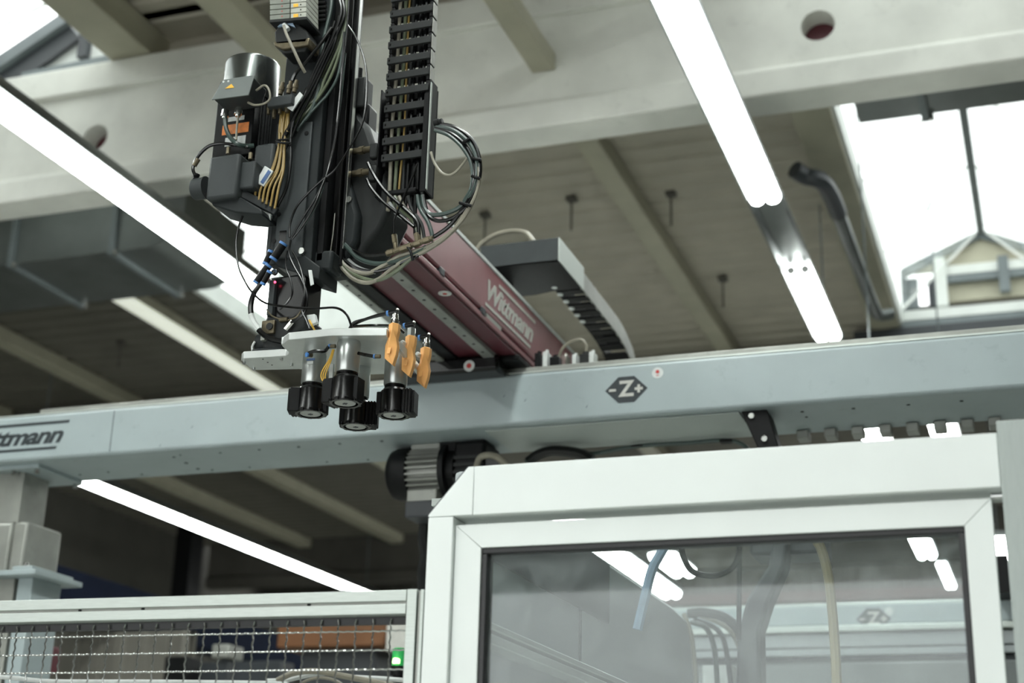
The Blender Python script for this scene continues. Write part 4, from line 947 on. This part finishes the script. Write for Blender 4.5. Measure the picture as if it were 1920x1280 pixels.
# wrist below the column
w = thing('robot_wrist', (-1.735, 3.06, 2.75), 'dark robot wrist unit between column foot and gripper plate', 'robot wrist')
WY = 3.02
a = fb(502, 516, 572, 604, WY, 0.085); MB().box(*a).build('wrist_body', M_gloss, w, bevel=0.006)
a = fb(502, 525, 513, 590, WY-0.012, 0.05); MB().box(*a).build('wrist_rail', M_slate, w, bevel=0.002)
fpoly(((500, 592), (575, 592), (572, 612), (556, 622), (554, 655), (492, 655), (490, 618)), WY-0.005, 0.09).build('wrist_fork', M_charcoal, w, bevel=0.006)
q = PY(514, 640, WY); qa = PY(486, 646, WY+.03); qb = PY(545, 643, WY+.03)
MB().cyl(qa, qb, 0.026, n=20).build('wrist_hub', M_arm, w, )
q = PY(494, 634, WY-.012); MB().box(q.x-0.006, q.x+0.005, WY-0.016, WY-0.004, q.z-0.006, q.z+0.006).build('hub_plate', M_beam2, w)
a = fb(490, 600, 514, 625, WY-0.014, 0.01); pl = MB().box(*a).build('cam_plate', M_brass, w, bevel=0.002)
q = PY(506, 612, WY-0.014); MB().cyl((q.x, WY-0.018, q.z), (q.x, WY-0.014, q.z), 0.009, n=16).build('cam_bush', M_charcoal, pl)
q = PY(532, 599, WY-.01); MB().cyl(q-Vector((0.011, 0, 0)), q+Vector((0.011, 0, 0)), 0.006, n=10).build('wrist_fitting', M_brass, w)
MB().cyl(PY(549, 602, WY-.015), PY(536, 618, WY-.015), 0.0065, n=12).build('wrist_fitting', M_chrome, w)
MB().tube(pts3((500, 580, WY-.01), (510, 592, WY-.012), (524, 598, WY-.012)), .002).build('wrist_cable', M_brass, w)
MB().tube(pts3((540, 600, WY-.012), (556, 594, WY-.012), (566, 580, WY-.012)), .002).build('wrist_cable', M_brass, w)
q = PY(516, 511, WY-.01); MB().lathe(q, (0, -1, 0), [(0, .008), (.006, .008), (.006, .004), (.003, .004)], 14).build('eye_screw', M_steel, w)
q = PY(516, 529, WY-.013); MB().cyl(q, q-Vector((0, .002, 0)), .003, n=10).build('status_led', M_led, w)
MB().box(-1.775, -1.69, 3.0, 3.08, 2.7485, 2.765).build('wrist_flange', M_arm, w, bevel=0.002)

# ================================================================== DRIVE MOTOR, GEARBOX, VALVES
m = thing('drive_motor', (-1.855, 3.07, 3.27), 'dark upright drive motor with rounded steel cowl left of the robot column', 'motor')
mc = PY(470, 180, 3.06); R = 0.074
z_cap = PY(470, 100, 3.0).z; z_c0 = PY(470, 176, 3.0).z; z_b0 = PY(470, 296, 3.0).z
MB().lathe((mc.x, mc.y, z_c0), (0, 0, 1), [(0, R), (z_cap-z_c0-0.008, R), (z_cap-z_c0-0.002, R*0.97), (z_cap-z_c0, R*0.9)], 40).build('fan_cowl', mat('cowl_steel', (96, 100, 98), 0.22, 0.85, 0.12, 8, dirt=0.1), m)
mb = MB().cyl((mc.x, mc.y, z_b0), (mc.x, mc.y, z_c0+0.01), R*0.8, n=24)
for i in range(44):
    a = 2*math.pi*i/44; d_ = Vector((math.cos(a), math.sin(a), 0)); s = Vector((-math.sin(a), math.cos(a), 0))
    if -2.2 < math.atan2(d_.y, d_.x) < -1.15: continue
    mb.obox(Vector((mc.x, mc.y, (z_b0+z_c0)/2))+d_*R*0.86, d_*R*0.1, s*0.0016, Vector((0, 0, (z_c0-z_b0)/2)))
mb.build('finned_body', mat('fin_grey', (66, 68, 68), 0.45, 0.2, 0.1, 20), m)
a = fb(403, 178, 474, 292, mc.y-R*0.98, 0.03); npl = MB().box(a[0], a[1], mc.y-R*0.98, mc.y-R*0.6, a[4], a[5]).build('front_housing', M_black, m, bevel=0.003)
for (x0, y0, x1, y1, mm, nm) in ((417, 232, 466, 250, M_orangelab, 'orange_label'), (428, 218, 458, 226, M_labelw, 'rating_plate'), (422, 256, 460, 272, M_labelw, 'rating_plate')):
    a = fb(x0, y0, x1, y1, mc.y-R*0.98-0.001, 0.001); MB().box(*a).build(nm, mm, npl)
MB().box(*fb(504, 205, 550, 300, 3.06, 0.04)).build('motor_bracket', M_black, m, bevel=0.004)
TYm = mc.y-R-0.085
fpoly(((414, 152), (474, 143), (463, 176), (398, 185)), TYm, 0.075).build('terminal_box', M_slate, m, bevel=0.003)
tl = fpoly(((418, 149), (477, 140), (466, 178), (396, 187)), TYm-0.004, 0.004).build('terminal_lid', mat('lid_grey', (104, 110, 108), 0.4, 0, 0.06, 20), m, bevel=0.0015)
fpoly(((422, 166), (434, 157), (439, 164)), TYm-0.0052, 0.001).build('warning_triangle', M_inkyel, tl)
for (x, y) in ((419, 153), (428, 152)):
    q = PY(x, y, TYm-0.005); MB().cyl(q, q+Vector((0, .001, 0)), .003, n=10).build('lid_dot', M_labelw, tl)
for (x, y) in ((422, 212), (447, 208)):
    q = PY(x, y, TYm+0.05)
    MB().lathe(q-Vector((0, 0, .016)), (0, 0, 1), [(0, .007), (.006, .007), (.006, .0105), (.014, .0105), (.014, .009), (.024, .009)], 12).build('cable_gland', M_steel, m)
MB().tube(pts3((422, 218, TYm+.05), (424, 240, TYm+.05), (432, 258, TYm+.05), (446, 270, TYm+.05), (462, 274, TYm+.07), (476, 273, TYm+.08)), .006).build('motor_cable', M_hose_green, m)
MB().tube(pts3((447, 214, TYm+.05), (444, 240, TYm+.05), (443, 262, TYm+.05)), .003).build('motor_cable', M_hose_grey, m)
MB().tube(pts3((366, 330, TYm+.06), (362, 315, TYm+.06), (370, 295, TYm+.06), (390, 275, TYm+.06), (415, 269, TYm+.06), (445, 272, TYm+.06), (465, 276, TYm+.07)), .0045).build('motor_cable', M_hose, m)
MB().cyl(PY(364, 311, TYm+.06), PY(372, 298, TYm+.06), .0062, n=10).build('cable_splice', M_brass, m)
g = thing('gearbox', (-1.88, 3.03, 3.1), 'slate grey gearbox with round side cap under the drive motor', 'gearbox')
GYm = mc.y-R-0.06
a = fb(389, 290, 446, 370, GYm, 0.13); MB().box(*a).build('gear_housing', M_slate, g, bevel=0.008)
gx = a[1]
a2 = fb(448, 302, 477, 352, GYm+0.015, 0.1); MB().box(*a2).build('side_housing', M_slate, g, bevel=0.005)
a3 = fb(474, 268, 512, 340, GYm+0.05, 0.08); MB().box(*a3).build('bearing_housing', M_slate, g, bevel=0.01)
fpoly(((392, 370), (446, 366), (490, 392), (492, 402), (440, 398), (398, 385)), GYm+0.02, 0.09).build('sump', M_arm, g, bevel=0.004)
q = PY(388, 352, GYm+0.06)
MB().lathe(q, (-1, 0, 0), [(0, .03), (.004, .03), (.004, .028), (.034, .028), (.038, .024)], 26).build('round_cap', M_slate, g)
MB().cyl(PY(366, 336, GYm+.05), PY(370, 326, GYm+.05), .0075, n=8).build('cap_plug', M_black, g)
for (x, y) in ((428, 282), (470, 292)):
    q = PY(x, y, GYm+.04); MB().cyl(q-Vector((0, 0, .01)), q+Vector((0, 0, .008)), .0055, n=8).build('grease_nipple', M_brass, g)
# manifold
mf = thing('hose_manifold', PY(522, 198, 2.98), 'small dark hose manifold block in front of the column beside the motor', 'manifold')
a = fb(501, 179, 547, 197, 2.955, 0.04); MB().box(*a).build('manifold_block', M_slate, mf, bevel=0.003)
for (x, y) in ((526, 172), (541, 170), (552, 168)):
    q = PY(x, y, 2.97); MB().lathe(q-Vector((0, 0, .008)), (0.15, 0, 1), [(0, .006), (.012, .006), (.012, .0078), (.022, .0078), (.022, .005), (.034, .005)], 10).build('hose_fitting', M_brass, mf)
for (x, y) in ((504, 205), (514, 212), (525, 204), (538, 202)):
    q = PY(x, y, 2.975); MB().lathe(q+Vector((0, 0, .01)), (0, 0, -1), [(0, .0062), (.014, .0062), (.014, .005), (.024, .005)], 10).build('hose_fitting', M_brass, mf)
# valve terminal
v = thing('valve_terminal', PY(545, 70, 2.95), 'stacked pale grey valve terminal with yellow and red dots at the top of the column', 'valve block')
VY = 2.93
for k in range(7):
    ya, yb = 34-k*9.6, 25.6-k*9.6
    fpoly(((506, ya+3.2), (543, ya+0.2), (543, yb+0.2), (506, yb+3.2)), VY, 0.07).build('valve_slice', mat('valve_grey', (122, 126, 118), 0.5, 0, 0.1, 30), v, bevel=0.0008)
    s_ = fpoly(((545, ya), (574, ya-3), (574, yb-3), (545, yb)), VY, 0.07).build('valve_slice', mat('valve_white', (168, 170, 160), 0.5, 0, 0.08, 30), v, bevel=0.0008)
    if k in (0, 2, 5): fpoly(((550, ya-1.5), (559, ya-2.5), (559, yb), (550, yb+1)), VY-.001, .001).build('yellow_cap', M_inkyel, s_)
    q = PY(529, (ya+yb)/2+1, VY); MB().cyl(q, q-Vector((0, .001, 0)), .0016, n=8).build('red_dot', M_inkred, s_)
    q = PY(564, (ya+yb)/2-2, VY); MB().cyl(q, q-Vector((0, .001, 0)), .0018, n=8).build('port_dot', M_black, s_)
fpoly(((505, 38), (575, 31), (575, 36), (505, 42)), VY, 0.08).build('end_plate', M_charcoal, v)
fpoly(((514, 60), (526, 44), (552, 40), (574, 56), (578, 70), (574, 80), (516, 84)), VY+.02, 0.06).build('connector_hood', M_charcoal, v, bevel=0.004)
fpoly(((520, 50), (528, 43), (548, 42), (553, 51), (540, 46), (530, 48)), VY+.012, 0.006).build('hood_label', M_bluetube, v)
fpoly(((512, 78), (580, 70), (578, 84), (530, 92), (514, 86)), VY+.02, 0.06).build('lower_bracket', M_brass, v, bevel=0.003)
fpoly(((516, 86), (578, 82), (572, 96), (530, 100)), VY+.03, 0.06).build('lower_bracket', M_charcoal, v, bevel=0.003)
MB().cyl(PY(533, 46, VY+.01), PY(540, 56, VY+.01), .0068, n=12).build('white_plug', M_labelw, v)
for k in range(8):
    y = 40-k*8.2
    MB().cyl(PY(590, y, CY-.012), PY(611, y-2, CY-.012), .0048, n=10).build('air_port', M_black, v)
    q = PY(590, y, CY-.013); MB().cyl(q, q-Vector((0, .004, 0)), .002, n=8).build('port_ring', M_chrome, v)

# ================================================================== VERTICAL CABLE CHAIN AND ITS HOSES
KY = 3.1
k = thing('cable_chain', (-1.45, 3.13, 3.17), 'black vertical cable chain with ladder crossbars right of the robot column', 'cable chain')
kx0 = PY(727, 130, KY).x; kx1 = PY(806, 130, KY).x; kz0 = PY(760, 366, KY).z
pitch = 0.0468
nl = 18
for i in range(nl):
    z = kz0+0.11+i*pitch
    li = MB().box(kx0, kx0+0.010, KY, KY+0.03, z-pitch*0.48, z+pitch*0.48).build('side_link', M_black, k, bevel=0.002)
    MB().box(kx1-0.010, kx1, KY, KY+0.03, z-pitch*0.48, z+pitch*0.48).build('side_link', M_black, k, bevel=0.002)
    cb = MB().box(kx0-0.001, kx1+0.0005, KY-0.006, KY+0.002, z-0.010, z+0.010).build('crossbar', M_charcoal, k, bevel=0.0015)
    MB().box(kx0+0.004, kx0+0.008, KY-0.007, KY-0.005, z-0.003, z+0.003).build('bar_screw', M_gloss, cb)
    MB().box(kx0, kx1, KY+0.027, KY+0.031, z-0.011, z+0.011).build('back_bar', M_black, k)
    sp = MB().box(kx1, kx1+0.0015, KY+0.002, KY+0.029, z-pitch*0.45, z+pitch*0.4).build('lit_link_face', M_pale, k)  # pale plate paints the skylight falling on the chain's right side
zt_ = PY(760, 166, KY).z
MB().box(kx0-0.010, kx0-0.006, KY-0.012, KY+0.034, kz0-0.0, zt_).build('tray_side', M_black, k, bevel=0.001)
MB().box(kx1+0.006, kx1+0.010, KY-0.012, KY+0.034, kz0-0.0, zt_+0.01).build('tray_side', M_black, k, bevel=0.001)
MB().box(kx1+0.010, kx1+0.0115, KY-0.0125, KY-0.004, kz0+0.005, zt_).build('tray_trim', M_alu, k)
MB().box(kx0-0.01, kx1+0.01, KY+0.036, KY+0.04, kz0, zt_).build('tray_back', M_black, k)
MB().box(kx1-0.006, kx1+0.008, KY-0.012, KY-0.008, kz0, zt_-0.03).build('tray_lip', M_black, k)
MB().box(kx0+0.02, kx1-0.02, KY-0.004, KY+0.028, kz0+0.005, kz0+0.018).build('strain_relief', M_black, k, bevel=0.003)
hs = ((.018, .0052, M_hose_grey), (.032, .0048, M_hose_clear), (.045, .0030, M_yellow), (.054, .0042, M_charcoal), (.066, .0050, M_hose), (.080, .0058, M_hose), (.094, .0058, M_hose), (.108, .005, M_charcoal))
for i, (dx, r, mm) in enumerate(hs):
    x = kx0+dx; yy = KY+0.014+0.003*(i % 2)
    MB().tube([(x, yy, kz0-0.03), (x+.001, yy, kz0+.05), (x-.002+.004*(i % 3), yy, kz0+.2), (x+.003*(i % 2), yy+.004, kz0+.4), (x, yy, kz0+.65), (x, yy, kz0+.95)], r).build('inner_hose', mm, k)
# lower hose bundle between chain, loop and column
E_ = KY-0.01
HB = [
 (.0058, M_hose_green, ((815, 236, E_), (850, 244, E_), (880, 268, E_), (895, 305, E_), (890, 350, E_), (866, 385, E_), (836, 400, E_), (808, 402, E_), (796, 388, E_), (792, 366, E_))),
 (.0052, M_hose, ((815, 232, E_), (852, 238, E_), (886, 264, E_), (900, 305, E_), (896, 345, E_), (878, 384, E_), (850, 408, E_), (822, 414, E_), (804, 404, E_), (796, 380, E_), (794, 366, E_))),
 (.0052, M_hose, ((815, 240, E_), (846, 250, E_), (872, 272, E_), (889, 308, E_), (888, 348, E_), (872, 384, E_), (846, 420, E_), (820, 440, E_), (800, 450, E_))),
 (.0050, M_hose_green, ((815, 244, E_), (842, 254, E_), (868, 278, E_), (884, 310, E_), (884, 350, E_), (870, 378, E_))),
 (.0055, M_hose_grey, ((894, 300, E_), (898, 340, E_), (886, 380, E_), (864, 416, E_), (832, 448, E_), (795, 472, E_), (762, 486, E_), (735, 504, E_), (712, 522, E_), (688, 530, E_), (662, 522, E_), (640, 500, E_), (630, 485, E_))),
 (.0058, M_hose_grey, ((878, 392, E_), (852, 430, E_), (812, 458, E_), (775, 472, E_), (745, 482, E_), (716, 500, E_), (690, 512, E_), (664, 508, E_), (646, 496, E_), (634, 480, E_))),
 (.0050, M_hose_clear, ((800, 466, E_), (772, 484, E_), (744, 508, E_), (714, 524, E_), (690, 524, E_), (660, 512, E_), (640, 492, E_))),
 (.0058, M_hose_green, ((626, 440, E_+.02), (650, 462, E_), (672, 484, E_), (704, 494, E_), (742, 490, E_), (775, 478, E_), (800, 462, E_))),
 (.0048, M_hose, ((640, 455, E_+.02), (664, 470, E_), (690, 478, E_), (728, 475, E_))),
 (.0050, M_hose, ((632, 470, E_+.02), (650, 492, E_), (676, 506, E_), (712, 508, E_), (750, 494, E_), (785, 478, E_))),
 (.0050, M_labelw, ((642, 472, E_+.03), (660, 494, E_+.02), (682, 506, E_+.02), (704, 510, E_+.02))),
 (.0036, M_hose_grey, ((808, 285, E_), (814, 304, E_), (828, 324, E_), (845, 328, E_), (862, 315, E_), (880, 291, E_))),
 (.0050, M_hose, ((690, 305, E_-.01), (698, 322, E_-.01), (712, 345, E_-.01), (730, 366, E_-.01), (760, 392, E_-.01), (782, 415, E_-.01), (785, 440, E_-.01))),
 (.0044, M_hose, ((688, 335, E_-.01), (696, 352, E_-.01), (718, 378, E_-.01), (748, 402, E_-.01), (776, 425, E_-.01))),
 (.0028, M_hose, ((782, 308, E_-.02), (768, 345, E_-.02), (752, 380, E_-.02), (740, 412, E_-.02), (738, 438, E_-.02))),
 (.0055, M_hose, ((780, 366, E_), (778, 400, E_), (779, 440, E_))),
 (.0055, M_hose_green, ((782, 366, E_), (788, 392, E_), (802, 415, E_), (810, 440, E_), (808, 452, E_))),
 (.0050, M_hose_grey, ((748, 368, E_), (758, 388, E_), (774, 402, E_), (786, 424, E_), (792, 450, E_))),
 (.0050, M_hose_clear, ((740, 368, E_), (752, 392, E_), (772, 412, E_), (784, 440, E_))),
 (.0050, M_charcoal, ((765, 368, E_), (772, 392, E_), (790, 420, E_), (796, 452, E_))),
 (.0048, M_labelw, ((730, 380, E_+.02), (742, 398, E_+.02), (755, 408, E_+.02))),
]
for r, mm, P in HB: MB().tube(pts3(*P), r).build('outer_hose', mm, k)
q = PY(815, 232, E_); MB().lathe(q, (1, 0, .1), [(0, .011), (.012, .011), (.012, .009), (.022, .009)], 14).build('gland', M_black, k)
for (a, b) in (((868, 268), (880, 260)), ((884, 296), (902, 300)), ((885, 330), (900, 335)), ((862, 380), (884, 386))):
    MB().tube([PY(*a, E_-.008), PY((a[0]+b[0])/2, (a[1]+b[1])/2, E_-.012), PY(*b, E_-.008)], .004).build('cable_tie', M_black, k)
MB().tube(pts3((763, 462, E_-.014), (770, 472, E_-.016), (774, 488, E_-.014)), .0035).build('cable_tie', M_black, k)
def fit(a, b, r, n=12, mm=M_brass): return MB().cyl(PY(*a), PY(*b), r, n=n).build('tee_fitting', mm, k, bevel=0.001)
fit((724, 476, E_-.01), (812, 446, E_-.01), .0068); fit((726, 475, E_-.01), (738, 471, E_-.01), .0088, 6); fit((750, 468, E_-.01), (772, 460, E_-.01), .0092, 6)
fit((776, 459, E_-.01), (789, 454, E_-.01), .0086, 6); fit((794, 452, E_-.01), (806, 448, E_-.01), .0088, 6)
fit((743, 473, E_-.01), (740, 445, E_-.01), .0064); fit((741, 456, E_-.01), (739, 440, E_-.01), .0078, 6)
fit((785, 456, E_-.01), (781, 438, E_-.01), .0088, 6)

# ================================================================== GRIPPER
zp = 2.73
gp = thing('gripper_plate', (-1.55, 3.02, zp), 'bright milled aluminium gripper plate carrying four black vacuum grippers', 'plate')
out = [(530, 645), (541, 637), (622, 629), (725, 629), (742, 660), (768, 700), (700, 702), (560, 692), (474, 694), (470, 690), (452, 676), (456, 672), (536, 667), (541, 664), (541, 660), (530, 650), (527, 645)]
MB().prism([PZ(x, y, zp) for x, y in out], (0, 0, 0.0185)).build('plate_body', M_alu_plate, gp, bevel=0.0015)
for (x, y) in ((458, 678), (476, 689), (528, 671), (547, 682)):
    q = PZ(x, y, zp); MB().cyl(q, q-Vector((0, 0, .006)), .0042, n=10).build('plate_screw', M_steel, gp)
mb = MB()
for (x, y) in ((493, 673), (502, 679), (510, 684)):
    q = PZ(x, y, zp); mb.cyl(q-Vector((0, 0, .0006)), q+Vector((0, 0, .001)), .0022, n=8)
mb.build('plate_holes', M_black, gp, kind='stuff')
q = PZ(655, 640, zp+.0185); MB().lathe((q.x+.005, q.y+.0, zp+.0185), (0, 0, 1), [(0, .0165), (.012, .0165), (.016, .013)], 20).build('top_cap', M_cyl, gp)
MB().tube(pts3((657, 612, 2.92), (676, 602, 2.93), (704, 592, 2.93), (728, 586, 2.935)), .0038).build('plate_hose', M_hose, gp)
MB().tube(pts3((655, 616, 2.92), (664, 604, 2.93), (690, 597, 2.94), (728, 588, 2.94)), .003).build('plate_hose', M_hose, gp)
MB().tube(pts3((660, 612, 2.92), (700, 610, 2.98), (740, 612, 2.98), (758, 624, 2.99)), .0035).build('plate_hose', M_hose, gp)
zb = zp-0.15
heads = [((582, 777), 200, 'leftmost vacuum gripper with silver cylinder and black side block'), ((647, 757), 175, 'front vacuum gripper, nearest the camera, under the plate corner'), ((667, 801), 20, 'lowest vacuum gripper at the back, partly hidden behind the front one'), ((738, 780), 8, 'right vacuum gripper with two round holes in its black side block')]
for gi, ((hx, hy), ang, lab) in enumerate(heads):
    c = PZ(hx, hy, zb); A = math.radians(ang)
    u = Vector((math.cos(A), math.sin(A), 0)); s = Vector((-math.sin(A), math.cos(A), 0)); Z = Vector((0, 0, 1))
    gr = thing('vacuum_gripper', c, lab, 'gripper', 'four vacuum grippers')
    cy = MB().lathe(c+Z*0.074, Z, [(0, .0262), (.003, .0278), (.071, .0278), (.0735, .0262), (.076, .0262)], 30).build('cylinder', M_cyl, gr)
    MB().lathe(c+Z*0.062, Z, [(0, .026), (.005, .026), (.005, .0225), (.008, .0225), (.008, .0255), (.013, .0255)], 26).build('neck', M_gloss, gr)
    # head: round black block open below
    MB().lathe(c, Z, [(.010, .0296), (0, .0296), (0, .036), (.004, .0365), (.012, .0335), (.058, .0335), (.064, .029), (.064, .01)], 32, caps=False).build('head', M_gloss, gr)
    dk = MB().lathe(c+Z*0.001, Z, [(0, .0235), (.001, .0245), (.006, .0245)], 28).build('suction_disc', mat('disc_grey', (170, 172, 168), 0.4, 0.3, 0.06, 30), gr)
    MB().obox(c+Z*0.0005, u*.006, s*.0015, Z*.001).obox(c+Z*0.0005, u*.0015, s*.005, Z*.001).build('disc_mark', M_machined, dk)
    wg = MB().obox(c+u*.036+Z*.030, u*.012, s*.024, Z*.029).obox(c+u*.05+Z*.030, u*.003, s*.020, Z*.027).build('side_block', M_black, gr, bevel=0.002)
    MB().obox(c-u*.033+Z*.030, u*.007, s*.016, Z*.027).build('counter_block', M_black, gr, bevel=0.002)
    for i_ in range(3): MB().obox(c+u*(.030+i_*.007)-s*.0255+Z*.030, u*.0018, s*.0022, Z*.029).build('block_rib', M_gloss, wg)
    for i_ in range(10):
        a_ = 2*math.pi*i_/10+.2; d_ = Vector((math.cos(a_), math.sin(a_), 0))
        MB().obox(c+d_*.0365+Z*.004, d_*.0025, Vector((-d_.y, d_.x, 0))*.005, Z*.004).build('rim_tooth', M_gloss, gr, bevel=0.001)
    if gi == 3:
        for zz in (.018, .042):
            q = c+u*.033+Z*zz-s*.0245; MB().cyl(q, q-s*.001, .0085, n=16).build('block_hole', mat('deep_black', (4, 4, 4), .9), wg)
    if gi == 0:
        q = PY(583, 676, c.y-.0285)
        MB().box(q.x-.012, q.x+.010, c.y-.0284, c.y-.0279, q.z+.001, q.z+.006).build('cylinder_print', M_inkblue, cy)
        MB().box(q.x-.010, q.x+.006, c.y-.0284, c.y-.0279, q.z-.008, q.z-.001).build('cylinder_print', M_labelw, cy)
def small_fit(a, b, ring_first=True):
    p0 = PY(*a); p1 = PY(*b); f_ = MB().cyl(p0, p1, .0048, n=10).build('side_fitting', M_brass, gp)
    d_ = (p1-p0).normalized(); MB().cyl(p0-d_*.004, p0, .0056, n=10).build('release_ring', M_bluecap, f_)
small_fit((620, 649, 2.9), (629, 649, 2.9)); small_fit((704, 668, 2.93), (713, 668, 2.93)); small_fit((577, 665, 2.87), (585, 666, 2.88))
MB().tube(pts3((578, 662, 2.87), (590, 658, 2.87), (608, 658, 2.88), (616, 650, 2.9)), .0042).build('plate_hose', M_hose, gp)
MB().tube(pts3((672, 662, 2.9), (685, 665, 2.92), (702, 668, 2.93)), .0042).build('plate_hose', M_hose, gp)
for dx in (0, 4, 8):
    MB().tube(pts3((624+dx*.3, 655, 2.93), (618+dx*.5, 672, 2.93), (606+dx, 692, 2.93), (602+dx, 705, 2.93), (607+dx*.6, 718, 2.93)), .0016).build('signal_wire', M_yelwire, gp)
MB().box(*fb(617, 682, 624, 712, 2.95, .006)).build('signal_plug', M_labelw, gp)
# mounting strip for the nozzles
MB().prism([PZ(745, 640, zp), PZ(752, 640, zp), PZ(800, 700, zp), PZ(792, 700, zp)], (0, 0, -0.02)).build('nozzle_bar', M_alu_plate, gp, bevel=.001)
# three orange flat air nozzles
zn = PY(738, 607, 2.93).z
for i, ((nx, ny), lab) in enumerate((((738, 607), 'orange flat air nozzle at the left, highest of the three'), ((769, 630), 'orange flat air nozzle in the middle, with plain hex nut'), ((797, 652), 'orange flat air nozzle at the right, lowest of the three'))):
    c = PZ(nx, ny, zn)
    n_ = thing('air_nozzle', c-Vector((0, 0, .1)), lab, 'nozzle', 'three orange air nozzles')
    K = 0.00122
    def q2(x, y, dy=0.0): return c+Vector((x*K, dy, -y*K))
    fr_ = [q2(-10, 0), q2(10, 0), q2(10, 14), q2(7, 30), q2(10, 46), q2(8, 62), q2(2, 82), q2(-15, 67), q2(-15, 42), q2(-10, 28)]
    ridge = [q2(2, 0, -.012), q2(2, 14, -.012), q2(-2, 32, -.012), q2(-5, 48, -.009), q2(-5, 66, -.006), q2(0, 76, -.003)]
    mb = MB(); b0 = len(mb.v); V = fr_+ridge+[p+Vector((0, .014, 0)) for p in fr_]
    mb.v += V
    mb.f += [[0, 10, 1], [1, 10, 11, 2], [2, 11, 12, 3], [3, 12, 13, 4], [4, 13, 14, 5], [5, 14, 15, 6], [6, 15, 7], [7, 15, 14, 8], [8, 14, 13], [8, 13, 12, 9], [9, 12, 11, 0], [0, 11, 10]]
    for j in range(10): mb.f.append([j, (j+1) % 10, 16+(j+1) % 10, 16+j])
    mb.f.append([16+j for j in range(10)])
    mb.build('nozzle_body', M_orange, n_, bevel=.001)
    mk = MB().obox(q2(-3, 56, -.0095), Vector((.0045, 0, 0)), Vector((0, .0012, 0)), Vector((.001, 0, .007))).build('embossed_mark', M_orange, n_, bevel=.0006)
    b_ = q2(-11, 15, -.008); MB().lathe(b_, (0, -1, 0), [(-.006, .006), (.004, .006), (.008, .0035)], 12).build('nozzle_bolt', M_labelw, n_)
    if i == 1: MB().lathe(q2(1, 0, .004), (0, 0, 1), [(0, .0105), (.02, .0105)], 6).build('hex_nut', M_cyl, n_)
    else: MB().lathe(q2(1, 0, .004), (0, 0, 1), [(0, .0095), (.007, .0095), (.007, .0075), (.012, .009), (.016, .0075), (.021, .0082), (.026, .006)], 14).build('knurled_joint', M_chrome, n_)
    e = q2(1, -22, .004)
    el = MB().cyl(e+Vector((.006, 0, .004)), e+Vector((-.016, 0, .002)), .0062, n=12).build('elbow', M_gloss, n_)
    MB().cyl(e+Vector((-.016, 0, .002)), e+Vector((-.021, 0, .0018)), .007, n=12).build('release_ring', M_bluecap, el)
    MB().lathe(e+Vector((.004, 0, .008)), (0, 0, 1), [(-.004, .004), (0, .005), (.004, .003)], 10).build('elbow_cap', M_chrome, el)
